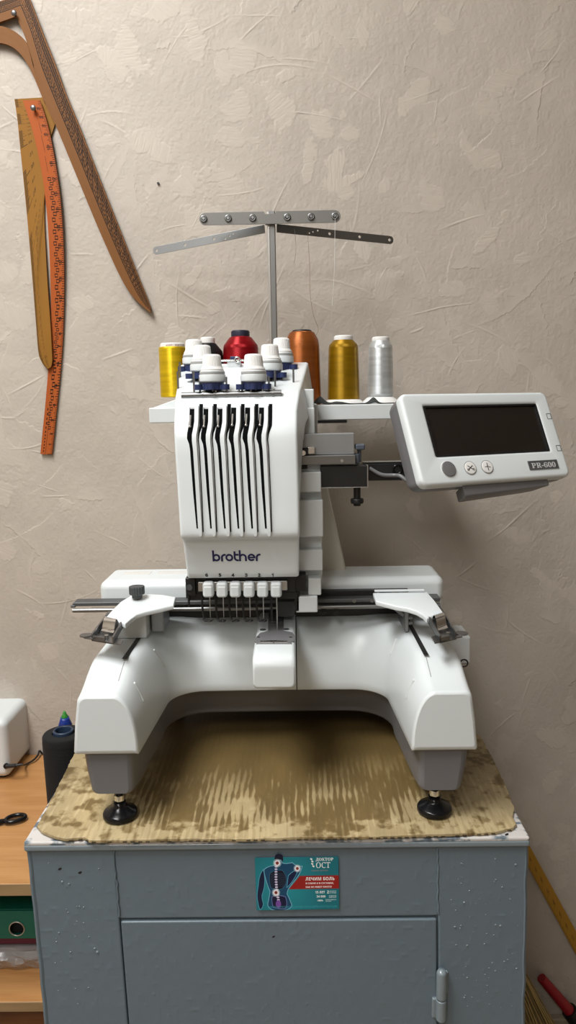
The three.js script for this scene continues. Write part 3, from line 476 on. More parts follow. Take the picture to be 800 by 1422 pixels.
function onFront(px, py) { let z = -0.16, p; for (let i = 0; i < 14; i++) { p = at(px, py, 'z', z); z = lerp(z, profZ(p.y), 0.7); } p.z = z; return p; }
function plateY(z) { for (let i = 180; i < profPts.length - 1; i++) if (profPts[i].z >= z && profPts[i + 1].z <= z) return lerp(profPts[i].y, profPts[i + 1].y, (profPts[i].z - z) / (profPts[i].z - profPts[i + 1].z + 1e-9)); return 0.59; }
const headL = [[0.288, -0.1245], [0.343, -0.1262], [0.352, -0.1275], [0.42, -0.1298], [0.49, -0.1325], [0.52, -0.134], [0.548, -0.136], [0.575, -0.1445], [0.61, -0.1565]];
const headR = [[0.288, 0.0335], [0.343, 0.0345], [0.352, 0.0355], [0.42, 0.0355], [0.49, 0.0345], [0.52, 0.0350], [0.548, 0.0395], [0.575, 0.048], [0.61, 0.0585]];
const tab = (L, y) => { for (let i = 0; i < L.length - 1; i++) if (y <= L[i + 1][0]) return lerp(L[i][1], L[i + 1][1], clamp((y - L[i][0]) / (L[i + 1][0] - L[i][0]))); return L[L.length - 1][1]; };
{
  const rows = [], N = 105, r = 0.0045, deep = 0.042, nrm = (i) => { const a = profPts[Math.max(0, i - 7)], b = profPts[Math.min(420, i + 7)], t = b.clone().sub(a).normalize(); return V(0, -t.z, t.y); };
  for (let i = 0; i <= N; i++) {
    const p = profPts[i * 4], n = nrm(i * 4), a = tab(headL, p.y), b = tab(headR, p.y), dr = 0.010 * smooth(0.36, 0.55, p.y) * (1 - 0.5 * smooth(0.56, 0.6, p.y)), row = [];
    const q = (x, d) => V(x, p.y - n.y * d, p.z - n.z * d);
    row.push(q(a + 0.004, deep), q(a, deep * 0.6));
    for (let k = 0; k <= 6; k++) { const t = k / 6 * Math.PI / 2; row.push(q(a + r * (1 - Math.cos(t)), r * (1 - Math.sin(t)))); }
    for (let k = 1; k < 12; k++) row.push(q(lerp(a + r, b - r, k / 12), 0));
    for (let k = 0; k <= 6; k++) { const t = (1 - k / 6) * Math.PI / 2; row.push(q(b - r * (1 - Math.cos(t)), r * (1 - Math.sin(t)))); }
    row.push(q(b + dr * 0.6, deep * 0.6), q(b + dr, deep));
    rows.push(row);
  }
  var head = part('needle_case_cover', merge([skin(rows, { crease: 0.8 }), fan(rows[0], true), fan(rows[N])]), M.white);
  part('needle_case_core', merge([box2(-0.121, 0.030, 0.292, 0.49, -0.187, -0.285, 0.003), box2(-0.128, 0.036, 0.45, 0.515, -0.225, -0.37, 0.003), box2(-0.143, 0.047, 0.50, 0.53, -0.29, -0.372, 0.003)]), M.white2, head);
}
// a band that follows the front of the cover: [px, py, half width in px] along its length; raised by h with thickness
function band(pts, h, th, over) {
  const rows = [];
  for (let i = 0; i < pts.length - 1; i++) { const n = Math.max(2, Math.ceil(Math.abs(pts[i + 1][1] - pts[i][1]) / 5)); for (let k = i ? 1 : 0; k <= n; k++) { const t = k / n, st = i > 0 && i < pts.length - 1 ? t : t; const x = lerp(pts[i][0], pts[i + 1][0], st), y = lerp(pts[i][1], pts[i + 1][1], st), w = lerp(pts[i][2], pts[i + 1][2], st); const a = onFront(x - w, y), b = onFront(x + w, y); if (over) a.z = b.z = Math.max(a.z, profZ(Math.max(a.y, 0.3555))); rows.push([V(a.x, a.y, a.z + h - th), V(a.x, a.y, a.z + h), V(b.x, b.y, b.z + h), V(b.x, b.y, b.z + h - th)]); } }
  return merge([skin(rows, { closed: true, flip: true, crease: 0.5 }), fan(rows[0], true), fan(rows[rows.length - 1])]);
}
const C6 = (x, y) => [230 + x / 3.636, 540 + y / 3.636];
for (let i = 0; i < 6; i++) {
  const d = [0, 70, 141, 210, 280, 350][i], q = (x, y, w) => { const c = C6(x + d - (y > 300 ? (y - 300) / 435 * i * 0.9 : 0), y); return [c[0], c[1], w / 3.636 / 2]; };
  part('thread_slot', band([q(134.5, 94, 26), q(133.5, 150, 27), q(129.5, 190, 28), q(122.5, 225, 27), q(121.5, 250, 27), q(129, 280, 20), q(132, 310, 17), q(146, 520, 14), q(162, 705, 11)], 0.0005, 0.002), M.slot, head);
  part('thread_slot', band([q(180, 76, 18), q(179.5, 150, 18), q(178.5, 185, 17), q(168, 225, 8), q(165, 255, 5), q(170, 300, 4.5), q(184, 560, 4.5), q(190, 722, 5)], 0.0005, 0.002), M.slot, head);
  const lv = part('thread_lever', band([q(158, 82, 19), q(157, 165, 19), q(153, 195, 21), q(146, 232, 22), q(146, 262, 22), q(151, 310, 20), q(164, 520, 19), q(177, 728, 18), q(177.5, 735, 15), q(178, 741, 9)], 0.0045, 0.0085, true), M.white, head);
  const k = q(i < 3 ? 128 : 130, i < 3 ? 178 : 172, 10), kp = onFront(k[0], k[1]); part('take_up_hook', merge([rod(V(kp.x, kp.y + 0.012, kp.z + 0.001), V(kp.x - 0.001, kp.y - 0.003, kp.z + 0.004), 0.0012), new THREE.SphereGeometry(0.0019, 12, 8).translate(kp.x - 0.001, kp.y - 0.003, kp.z + 0.004)]), M.steel, head);
  if (i < 3) { const a = q(136, 98, 1), b = onFront(a[0], a[1]); part('slot_guide', box2(b.x - 0.003, b.x + 0.003, b.y - 0.0013, b.y + 0.0013, b.z, b.z + 0.0012, 0.0004), M.white2, head); }
}
// maker's name: rounded strokes built from rings and bars
{
  const S = 0.0026, xh = 4, ring = (cx, cy, r, a0, a1) => { const s = new THREE.Shape(); s.absarc(cx, cy, r + 0.5, a0, a1, false); s.absarc(cx, cy, r - 0.5, a1, a0, true); return s; }, bar = (x0, y0, x1, y1) => new THREE.Shape([[x0, y0], [x1, y0], [x1, y1], [x0, y1]].map((p) => new THREE.Vector2(...p)));
  const full = (cx, cy, r) => { const s = new THREE.Shape(); s.absarc(cx, cy, r + 0.5, 0, Math.PI * 2, false); s.holes.push(circ(cx, cy, r - 0.5)); return s; }, PI = Math.PI;
  const L = []; let x = 0; const R = 1.55;
  const put = (w, ...shapes) => { for (const s of shapes) L.push([s, x]); x += w; };
  put(4.45, bar(0, 0, 1, 6.1), full(2.05, 2.05, R));                       // b
  put(2.35, bar(0, 0, 1, 2.05), ring(2.05, 2.05, R, PI * 0.5, PI), bar(2.05, 3.1, 2.55, 4.1));   // r
  put(4.4, full(2.05, 2.05, R));                                           // o
  put(2.75, bar(0, 2.05, 1, 5.5), ring(2.05, 2.05, R, PI, PI * 1.5), bar(2.05, 0, 2.6, 1), bar(0, 3.1, 2.6, 4.1));   // t
  put(4.5, bar(0, 0, 1, 6.1), ring(2.05, 2.05, R, 0, PI), bar(3.1, 0, 4.1, 2.05));   // h
  put(4.3, ring(2.05, 2.05, R, 0, PI * 1.78), bar(1.0, 1.6, 4.1, 2.45));  // e
  put(2.6, bar(0, 0, 1, 2.05), ring(2.05, 2.05, R, PI * 0.5, PI), bar(2.05, 3.1, 2.55, 4.1));   // r
  const W = x - 0.1, a = onFront(295.5, 779.5), b = onFront(362, 779), top = onFront(330, 764), k = (b.x - a.x) / W, ky = top.clone().sub(onFront(330, 779.2)).length() / 6.1;
  const g = merge(L.map(([s, dx]) => new THREE.ExtrudeGeometry(s, { depth: 0.25, bevelEnabled: false, curveSegments: 18 }).translate(dx, 0, 0)));
  const p = g.attributes.position, dir = top.clone().sub(onFront(330, 779.2)).normalize();
  for (let i = 0; i < p.count; i++) { const X = a.x + p.getX(i) * k, yy = p.getY(i) * ky; const base = V(X, lerp(a.y, b.y, p.getX(i) / W) + yy * dir.y, 0); p.setXYZ(i, X, base.y, profZ(base.y) + 0.0003 + p.getZ(i) * 0.001); }
  g.computeVertexNormals(); part('brand_logo', g, M.navy, head);
  [[287, '6'], [305.5, '5'], [323.5, '4'], [342, '3'], [360, '2'], [378.5, '1']].forEach(([px, s]) => { const c = onFront(px, 798.5); part('needle_number', text(s, 0.0056, 0.0004).rotateX(0.45).translate(c.x, c.y, c.z + 0.0002), M.black, head); });
}
// thread guide rod across the top edge of the cover, and its pins
{
  const z = -0.196, a = at(252, 548, 'z', z), b = at(391, 547, 'z', z), y = (a.y + b.y) / 2;
  const rd = part('guide_rod', rod(V(a.x, y - 0.0006, z), V(b.x, y + 0.0006, z), 0.0044, 0.0044, 24), M.steelDark);
  for (let i = 0; i < 7; i++) { const x = lerp(a.x + 0.03, b.x - 0.012, i / 6); part('rod_clip', merge([cyl(0.0049, 0.0049, 0.0022, 0, 0, 0, 20).rotateZ(Math.PI / 2).translate(x, y, z), box(0.002, 0.006, 0.006, x + 0.002, y + 0.003, z)]), M.steelDark, rd); }
  for (const [px, py, zz] of [[247, 525, -0.23], [250, 512, -0.29], [269, 526, -0.205], [277.5, 533, -0.2], [296, 533, -0.2], [314.5, 533, -0.2], [336, 532, -0.2], [355, 532, -0.2], [373.5, 532, -0.2], [382, 524, -0.23], [407.5, 521, -0.25]]) { const c = at(px, py, 'z', zz), yb = Math.min(plateY(zz) - 0.002, c.y - 0.006); part('guide_pin', rod(V(c.x, yb, zz), V(c.x, c.y + 0.0095, zz), 0.0014), M.steelDark); }
}
// --- six tension dials on the sloping top plate
for (const [px, pb, z, w, kk] of [[353, 541, -0.205, 31, 1], [295.5, 541.5, -0.205, 31, 1], [375.5, 525, -0.27, 27.5, 1], [282, 526, -0.27, 27.5, 1], [391.7, 515.5, -0.335, 25.2, 1], [270.5, 517, -0.335, 25.2, 1]]) {
  const c = at(px, pb, 'z', z), D = 0.0305, y = Math.max(c.y, plateY(z) - 0.004), r0 = D / 2;
  const col = part('tension_dial', lathe([[0, 0.0105], [0.0180, 0.0105], [0.0186, 0.0125], [0.0186, 0.020], [0.0172, 0.0215], [0.0172, 0.0255], [0.0160, 0.0262], [0, 0.0262]], 56).translate(c.x, y, z), M.white);
  const kn = (rr, n, d, y0) => { const ring = []; for (let i = 0; i < n * 4; i++) { const a = i / (n * 4) * Math.PI * 2, q = rr + (i % 4 < 2 ? d : 0); ring.push(V(c.x + Math.cos(a) * q, y + y0 * 0.94, z + Math.sin(a) * q)); } return ring; };
  const rows = [kn(0.0160, 40, 0, 0.026), kn(0.0162, 40, 0, 0.030), kn(0.0150, 40, 0, 0.0318), kn(0.0132, 40, 0.0004, 0.0345), kn(0.0120, 40, 0.0004, 0.0492), kn(0.0108, 40, 0.0001, 0.0512), kn(0.0085, 40, 0, 0.0519)];
  part('dial_cap', merge([skin(rows, { closed: true, flip: true, crease: 0.5 }), fan(rows[6], true)]), M.paperWhite, col);
  part('dial_ring', lathe([[0.0170, 0.0212], [0.0177, 0.0214], [0.0177, 0.0248], [0.0170, 0.025]], 48).translate(c.x, y, z), std({ color: new THREE.Color(0.36, 0.37, 0.37), roughness: 0.5 }), col);
  part('dial_base', merge([cyl(0.0165, 0.0165, 0.0105, c.x, y + 0.0052, z, 40), ...[-1, 0, 1].map((i) => cyl(0.0062, 0.0062, 0.0075, c.x + i * 0.0185, y + 0.0037, z + 0.0125 - Math.abs(i) * 0.003, 24)), box2(c.x - 0.0185, c.x + 0.0185, y, y + 0.0065, z - 0.006, z + 0.012, 0.001)]), M.blue, col);
}
{ // small thread sensor blocks between the rear dials
  const c = at(325, 500, 'z', -0.345), sB = part('thread_sensor', box2(c.x - 0.0105, c.x + 0.0105, plateY(-0.345) - 0.003, c.y - 0.002, -0.358, -0.338, 0.002), M.white2);
  part('sensor_spring', merge([new THREE.TorusGeometry(0.004, 0.0012, 8, 20).translate(c.x + 0.006, c.y, -0.336), rod(V(c.x - 0.028, c.y - 0.001, -0.338), V(c.x + 0.028, c.y - 0.001, -0.338), 0.0018)]), M.chrome, sB);
  part('sensor_cap', box2(c.x - 0.0055, c.x + 0.0055, c.y - 0.001, c.y + 0.0055, -0.35, -0.338, 0.0015), M.blue, sB);
}
// --- needle bars below the cover
{
  const z = -0.178, X = (px, py, zz = z) => at(px, py, 'z', zz);
  const l = X(258, 836), r = X(413, 836), t = X(330, 805);
  const blk = part('needle_bar_block', merge([box2(l.x + 0.0, l.x + 0.014, X(262, 828).y, t.y + 0.003, -0.20, -0.180, 0.002), box2(l.x + 0.001, r.x, X(330, 836).y, X(330, 826).y, -0.206, -0.19, 0.001), box2(l.x + 0.01, r.x - 0.002, X(330, 826).y, t.y + 0.003, -0.215, -0.188, 0.001), box2(r.x - 0.012, r.x + 0.013, X(413, 824).y, t.y + 0.002, -0.215, -0.19, 0.0015), box2(r.x - 0.004, r.x + 0.003, X(413, 848, -0.2).y, t.y, -0.205, -0.195, 0.001)]), M.black);
  part('mounting_plate', box2(X(275, 815).x, X(399, 815).x, X(335, 821).y, X(335, 808).y, -0.184, -0.1795, 0.0008), M.steel, blk);
  part('side_post', rod(V(l.x + 0.003, t.y, -0.188), V(l.x + 0.003, X(261, 845).y, -0.188), 0.0016), M.black, blk);
  part('pivot_screw', cyl(0.0042, 0.0042, 0.004, 0, 0, 0, 20).rotateX(Math.PI / 2).translate(l.x + 0.006, X(262, 816).y, -0.179), M.darkGrey, blk);
  [289, 308, 326.5, 345.5, 364.5, 383.5].forEach((px, i) => {
    const c = X(px, 819.5, -0.168), n = part('needle_clamp', box2(c.x - 0.0078, c.x + 0.0078, X(px, 830, -0.168).y, X(px, 809, -0.168).y, -0.182, -0.166, 0.0042), M.white2);
    part('clamp_face', box2(c.x - 0.0062, c.x + 0.0062, X(px, 829, -0.168).y, X(px, 813.5, -0.168).y, -0.17, -0.1652, 0.0035), M.white, n);
    const fx = X(px - 7, 850, -0.185), by = X(px, 861.5, -0.185).y, up = X(px, 828, -0.185).y, mx = i === 5 ? 0.0 : 0;
    if (i < 5) part('presser_foot', merge([tube([V(fx.x - 0.001, up, -0.188), V(fx.x - 0.0008, lerp(up, by, 0.5), -0.187), V(fx.x + 0.0005, lerp(up, by, 0.85), -0.186), V(fx.x + 0.0028, by, -0.184), V(fx.x + 0.0072, by + 0.0004, -0.182)], 0.0016, 40, 8), new THREE.TorusGeometry(0.0032, 0.0011, 8, 20).rotateX(Math.PI / 2).translate(fx.x + 0.0095, by + 0.0006, -0.1815)]), M.black, n);
    else part('presser_foot', merge([rod(V(fx.x, up, -0.188), V(fx.x + 0.001, X(px, 862, -0.19).y, -0.189), 0.0016), new THREE.TorusGeometry(0.0036, 0.0011, 8, 20).rotateX(Math.PI / 2).translate(c.x, X(px, 863, -0.19).y, -0.189)]), M.black, n);
    const ny = i === 5 ? 0.2085 : by + 0.0035; part('needle', merge([rod(V(c.x, ny, -0.184), V(c.x, ny + 0.016, -0.184), 0.0004, 0.0007), rod(V(c.x, ny + 0.016, -0.184), V(c.x, up, -0.184), 0.0008)]), M.steel, n);
  });
}
// --- stepped housing to the right of the head
{
  const z = -0.205, X = (px, py, zz = z) => at(px, py, 'z', zz), bl = (x0, x1, y0, y1, zf = z, zb = -0.285, r = 0.002) => { const a = X(x0, y1, zf), b = X(x1, y0, zf); return box2(a.x, b.x, a.y, b.y, zb, zf, r); };
  const hs = part('needle_case_housing', merge([bl(413, 446, 655, 684), bl(413, 448.5, 694, 746, -0.203), bl(413, 448, 763, 793), bl(416, 446, 640, 800, -0.222), bl(421, 437, 566, 612, -0.235), bl(413, 436, 540, 598, -0.25)]), M.white2);
  part('housing_foot', merge([bl(428, 446, 803, 827, -0.20), bl(411, 441, 828, 851, -0.195, -0.24), bl(413, 447, 796, 806, -0.225)]), M.white2);
  part('side_plate', bl(415.5, 492, 601.5, 632, -0.215, -0.24, 0.0008), M.zinc);
  part('side_plate', bl(415, 494, 631.5, 646, -0.208, -0.245, 0.0012), M.steelDark);
  const c = X(475, 640, -0.2075); part('plate_screw', cyl(0.0022, 0.0022, 0.002, 0, 0, 0, 14).rotateX(Math.PI / 2).translate(c.x, c.y, -0.2075), M.steel);
  const k = X(425, 629, -0.205); part('plate_latch', merge([cyl(0.0036, 0.0036, 0.006, 0, 0, 0, 20).rotateX(Math.PI / 2).translate(k.x - 0.004, k.y, -0.208), bl(427, 438, 620, 631, -0.207, -0.215)]), M.chrome);
  part('latch_slot', merge([bl(416, 428, 622, 633, -0.2085, -0.216, 0.002), bl(416, 427, 646, 651, -0.215, -0.23, 0.001)]), M.black);
  part('clamp_knob', merge([bl(494, 507, 617, 625, -0.215, -0.24), bl(497, 502, 624, 642, -0.222, -0.232), bl(492, 499, 630, 645, -0.218, -0.236)]), std({ color: new THREE.Color(0.07, 0.085, 0.11), roughness: 0.45 }));
  const pa = part('panel_arm', merge([bl(445.5, 511, 646.5, 677, -0.212, -0.25, 0.001), bl(505, 612, 641.5, 668, -0.228, -0.25, 0.002), box2(0.212, 0.250, 0.432, 0.462, -0.24, -0.196, 0.003)]), M.black);
  part('arm_edge', merge([bl(445, 511.5, 676, 678, -0.211, -0.252, 0.0004), bl(510, 511.5, 646, 677, -0.211, -0.252, 0.0004), bl(505, 585, 640.5, 642.2, -0.227, -0.252, 0.0004)]), M.steel, pa);
  const q = X(496, 690, -0.225); part('clamp_screw', merge([cyl(0.0052, 0.0052, 0.03, q.x, q.y + 0.002, -0.225), lathe([[0, 0], [0.0085, 0], [0.0095, 0.0012], [0.0095, 0.0062], [0.008, 0.0075], [0, 0.0075]], 28).translate(q.x, X(496, 699, -0.225).y, -0.225)]), M.black, pa);
  part('panel_cable', tube([X(513, 650, -0.224), X(530, 659, -0.222), X(549, 660, -0.22), X(556, 661, -0.212), X(566, 668, -0.206), X(580, 674, -0.200), V(0.245, 0.448, -0.188)], 0.0028, 50, 10), M.grey, pa); const ho = X(552, 652, -0.2275); part('cable_hole', new THREE.TorusGeometry(0.0062, 0.0016, 10, 28).translate(ho.x, ho.y, -0.2275), M.blackGloss, pa);
}
// --- cylinder bed and needle plate
{
  const yT = 0.2055, zf = -0.082, P = (px, py) => at(px, py, 'y', yT + 0.0012);
  const fl = at(350.2, 925, 'z', zf).x, fr = at(410.3, 925, 'z', zf).x, yb = at(380, 957.5, 'z', zf).y;
  const rows = [], w = [fl, fr];
  for (const [z, t, s] of [[zf, 0.021, 0.010], [zf, 0.016, 0.0075], [zf - 0.0005, 0.0135, 0.005], [zf - 0.003, 0.0085, 0.0015], [zf - 0.007, 0.0045, 0.0003], [zf - 0.014, 0.0022, 0], [zf - 0.030, 0.0, 0], [-0.20, 0, 0], [-0.31, 0, 0]]) {
    const a = fl + s * 0.35, b = fr - s * 0.35, y1 = yT - t, y0 = yb + s * 0.5, r = 0.006, row = []; const lean = 0.0; 
    for (const [cx, cy, a0] of [[b - r, y1 - r, 0], [a + r, y1 - r, 1], [a + r, y0 + r, 2], [b - r, y0 + r, 3]]) for (let k = 0; k <= 5; k++) { const an = (a0 + k / 5) * Math.PI / 2; row.push(V(cx + Math.cos(an) * r, cy + Math.sin(an) * r, z)); }
    rows.push(row);
  }
  const bed = part('cylinder_bed', merge([skin(rows, { closed: true, flip: true, crease: 0.7 }), fan(rows[0])]), M.white);
  const pts = [[356, 893.5], [405, 893.5], [405, 890.5], [409, 890], [409.5, 882], [406, 878], [394, 875.5], [394, 848], [373, 848], [372, 876], [361, 879], [355.5, 885], [353.5, 890.5], [356, 891]].map((q) => P(...q));
  const np = part('needle_plate', slab(pts, () => yT + 0.0014, 0.0022, 0.0004), M.grey, bed);
  const lip = [[361, 892.4], [400, 892.4], [399, 890.9], [381, 890.2], [362, 890.9]].map((q) => P(...q)); part('plate_lip', slab(lip, () => yT + 0.0022, 0.001, 0.0002), M.chrome, bed);
  for (const q of [[358.7, 885.8], [403.5, 886]]) { const c = P(...q); part('plate_screw', cyl(0.0022, 0.0022, 0.0012, c.x, yT + 0.0018, c.z, 16), M.chrome, bed); }
  for (const q of [[365, 873.5], [397.5, 872.8]]) { const c = P(...q); part('bed_hole', cyl(0.0045, 0.0045, 0.0008, c.x, yT + 0.0002, c.z, 20), M.darkGrey, bed); }
  for (const q of [[376, 890], [384, 889.8], [380, 893]]) { const c = P(...q); part('plate_hole', cyl(0.0012, 0.0012, 0.0006, c.x, yT + 0.0015, c.z, 12), M.black, bed); }
  { const a = P(375, 866), b = P(393, 858); part('thread_cutter', box2(a.x, b.x, yT + 0.001, yT + 0.0045, b.z, a.z, 0.001), M.darkGrey, bed); }
  part('bed_riser', box2(0.0, 0.026, 0.213, 0.238, -0.27, -0.232, 0.002), M.darkGrey, bed);
}
// housing on the right flank, seen past the arm
{ const a = at(641, 886, 'z', -0.33), b = at(653, 950, 'z', -0.33); const h = part('side_housing', box2(0.17, b.x, 0.1, at(640, 884, 'z', -0.33).y, -0.395, -0.33, 0.004), M.white2); const c = at(644.5, 921, 'z', -0.329); part('socket_ring', new THREE.TorusGeometry(0.0062, 0.0011, 10, 28).translate(c.x, c.y, -0.3295), M.black, h); }

// --- control panel, tilted back and turned
{
  const C = V(0.2969, 0.4817, -0.18), Q = new THREE.Euler(-25.5 * Math.PI / 180, 24.5 * Math.PI / 180, 0, 'YXZ'), N = V(0, 0, 1).applyEuler(Q), inq = new THREE.Quaternion().setFromEuler(Q).invert();
  const loc = (px, py, d = 0) => { const v = onPlane(px, py, C.clone().addScaledVector(N, d), N); return v.sub(C).applyQuaternion(inq); };
  const W = 0.252, H = 0.133, r = 0.011, rr = (x0, x1, y0, y1, q) => { const s = new THREE.Shape(); s.moveTo(x0 + q, y0); s.lineTo(x1 - q, y0); s.absarc(x1 - q, y0 + q, q, -Math.PI / 2, 0, false); s.lineTo(x1, y1 - q); s.absarc(x1 - q, y1 - q, q, 0, Math.PI / 2, false); s.lineTo(x0 + q, y1); s.absarc(x0 + q, y1 - q, q, Math.PI / 2, Math.PI, false); s.lineTo(x0, y0 + q); s.absarc(x0 + q, y0 + q, q, Math.PI, Math.PI * 1.5, false); return s; };
  const a = loc(588, 563), b = loc(744.5, 562), c = loc(764, 626.5), d = loc(607.5, 631.5), sx0 = (a.x + d.x) / 2, sx1 = (b.x + c.x) / 2, sy1 = (a.y + b.y) / 2, sy0 = (c.y + d.y) / 2;
  const hole = new THREE.Path(rr(sx0, sx1, sy0, sy1, 0.001).getPoints(6).reverse());
  const body = rr(-W / 2, W / 2, -H / 2, H / 2, r); body.holes.push(hole);
  const g = new THREE.ExtrudeGeometry(body, { depth: 0.006, bevelEnabled: true, bevelThickness: 0.005, bevelSize: 0.005, bevelOffset: -0.005, bevelSegments: 5, curveSegments: 10 }).translate(0, 0, -0.011);
  // back shell
  const rows = [[-0.012, 1, 0], [-0.02, 1, 0], [-0.033, 0.985, 0.001], [-0.041, 0.955, 0.003], [-0.045, 0.87, 0.003]].map(([z, s, y]) => rr(-W / 2 + 0.0008, W / 2 - 0.0008, -H / 2 + 0.0008, H / 2 - 0.0008, r).getPoints(8).slice(0, -1).map((p) => V(p.x - Math.sign(p.x) * (1 - s) * 0.1, p.y - Math.sign(p.y) * (1 - s) * 0.08 + y, z)));
  const panel = part('control_panel', toCreasedNormals(g, 0.6), M.white); panel.position.copy(C); panel.rotation.copy(Q);
  part('panel_back', merge([skin(rows, { closed: true, crease: 0.7 }), fan(rows[rows.length - 1], false)]), M.grey, panel);
  part('panel_bracket', slab([V(-0.058, 0, -0.008), V(-0.05, 0, -0.036), V(0.062, 0, -0.036), V(0.075, 0, -0.03), V(0.088, 0, -0.008)], (x) => -H / 2 + 0.007 - 0.006 * (1 - smooth(-0.03, 0.05, x)), 0.016, 0.002), M.grey, panel);
  part('screen', box(sx1 - sx0, sy1 - sy0, 0.002, (sx0 + sx1) / 2, (sy0 + sy1) / 2, -0.0042), M.screen, panel);
  part('screen_border', extrude((() => { const s = rr(sx0 - 0.0008, sx1 + 0.0008, sy0 - 0.0008, sy1 + 0.0008, 0.0014); s.holes.push(new THREE.Path(rr(sx0 + 0.0016, sx1 - 0.0016, sy0 + 0.0016, sy1 - 0.0016, 0.0008).getPoints(6).reverse())); return s; })(), 0.004, 0).translate(0, 0, -0.0045), M.black, panel);
  const b0 = loc(623, 651.5), b1 = loc(653, 650), b2 = loc(676.5, 648.5);
  part('start_button', lathe([[0, 0], [0.0108, 0], [0.0108, 0.0012], [0.0098, 0.002], [0, 0.0022]], 40).rotateX(Math.PI / 2).translate(b0.x, b0.y, 0), M.grey, panel);
  part('start_button_ring', new THREE.TorusGeometry(0.0112, 0.0005, 8, 48).translate(b0.x, b0.y, 0.0002), M.paperWhite, panel);
  [b1, b2].forEach((q, i) => {
    part('round_button', lathe([[0, 0], [0.0088, 0], [0.0088, 0.0008], [0.008, 0.0014], [0, 0.0016]], 40).rotateX(Math.PI / 2).translate(q.x, q.y, 0), M.paperWhite, panel);
    part('button_ring', new THREE.TorusGeometry(0.0096, 0.00045, 8, 48).translate(q.x, q.y, 0.0001), std({ color: new THREE.Color(0.3, 0.31, 0.31), roughness: 0.5 }), panel);
    const ic = i === 0 ? [rod(V(-0.0045, 0.003, 0), V(0.0035, -0.003, 0), 0.0006), rod(V(-0.0045, -0.003, 0), V(0.0035, 0.003, 0), 0.0006), new THREE.TorusGeometry(0.0013, 0.0004, 6, 14).translate(0.0042, -0.0026, 0), new THREE.TorusGeometry(0.0013, 0.0004, 6, 14).translate(-0.0046, -0.0026, 0)] : [rod(V(0, 0.0055, 0), V(0, -0.0055, 0), 0.0006), rod(V(-0.0045, 0, 0), V(-0.001, 0, 0), 0.0005), rod(V(0.001, 0, 0), V(0.0045, -0.001, 0), 0.0005), new THREE.SphereGeometry(0.001, 8, 6).translate(0, 0.001, 0)];
    part('button_symbol', merge(ic).scale(1, 1, 0.4).translate(q.x, q.y, 0.0016), M.black, panel);
  });
  const l0 = loc(733.5, 640.5), l1 = loc(774, 639), l2 = loc(775, 650.5), l3 = loc(735, 653), lw = l1.x - l0.x, lh = l0.y - l3.y;
  const pl = new THREE.PlaneGeometry(lw, lh); const tx = canvasTex(512, 160, (x, w, h) => { x.fillStyle = '#4a4b4e'; x.fillRect(0, 0, w, h); x.strokeStyle = '#6b6b6d'; x.lineWidth = 6; x.strokeRect(3, 3, w - 6, h - 6); x.fillStyle = '#c9cacb'; x.font = 'bold 128px serif'; x.textAlign = 'center'; x.textBaseline = 'middle'; x.fillText('PR-600', w / 2, h / 2 + 6, w - 50); });
  part('model_label', merge([box(lw, lh, 0.001)]), M.label, panel).position.set((l0.x + l2.x) / 2, (l0.y + l2.y) / 2, 0.0004);
  part('model_label_print', pl, std({ map: tx, roughness: 0.4 }), panel).position.set((l0.x + l2.x) / 2, (l0.y + l2.y) / 2, 0.00095);
  for (const [px, py] of [[765, 578], [781, 622]]) { const q = loc(px, py); part('card_mark', extrude((() => { const s = rr(-0.004, 0.004, -0.0045, 0.0045, 0.001); s.holes.push(new THREE.Path(rr(-0.0033, 0.0033, -0.0038, 0.0038, 0.0005).getPoints(4).reverse())); return s; })(), 0.0003, 0).translate(Math.min(q.x, W / 2 - 0.0085), q.y, 0.0), M.darkGrey, panel); }
}

// ---------------------------------------------------------------- thread spools on the tray
const wind = (seed, diag) => dataTex(256, 1024, (x, y, c) => { const v = 0.5 + 0.28 * Math.sin(y * 0.9 + Math.sin(x / 256 * 6.283) * 3 * diag) + 0.1 * Math.sin((y / 1024 * 60 + x / 256) * 6.283); c[0] = c[1] = c[2] = v; });
const windA = wind(1, 1), windB = wind(2, -1);
const TRAY = 0.5275;
function spool(label, px, z, yTop, body, colour, tubeMat, base, o = {}) {
  const x = at(px, o.py ?? 510, 'z', z).x, y0 = o.y0 ?? TRAY, h = at(px, yTop, 'z', z).y - y0;
  const t = thing('thread_spool', label, 'spool', [x, T + y0 + 0.0006, z], 'thread spools on the machine tray');
  const rows = body.map(([r, k]) => [r, k * h]);
  const tone = dataTex(64, 512, (u, v, c) => { const b = 0.86 + 0.28 * nB(u / 30, v / 7 + yTop) * 1; for (let i = 0; i < 3; i++) c[i] = b * 0.9; });
  mesh('thread_winding', lathe(rows, 64), phy({ color: colour, map: tone, roughness: o.rough ?? 0.4, metalness: o.metal ?? 0.6, bumpMap: o.alt ? windB : windA, bumpScale: 0.0001, anisotropy: 0.85, anisotropyRotation: Math.PI / 2 }), t);
  const s = rows[rows.length - 1];
  const rt = o.tubeR ?? 0.014, th = o.tubeH ?? 0.008;
  mesh('spool_tube', lathe([[rt * 0.62, s[1] - 0.01], [rt, s[1] - 0.01], [rt, s[1] + th - 0.002], [rt - 0.002, s[1] + th], [rt * 0.7, s[1] + th], [rt * 0.62, s[1] + th - 0.004], [rt * 0.62, s[1] - 0.01]], 48), tubeMat, t);
  if (base) mesh('spool_base', lathe(base, 56), M.paperWhite, t);
  return t;
}
const lin = (r, g, b) => new THREE.Color(r, g, b);
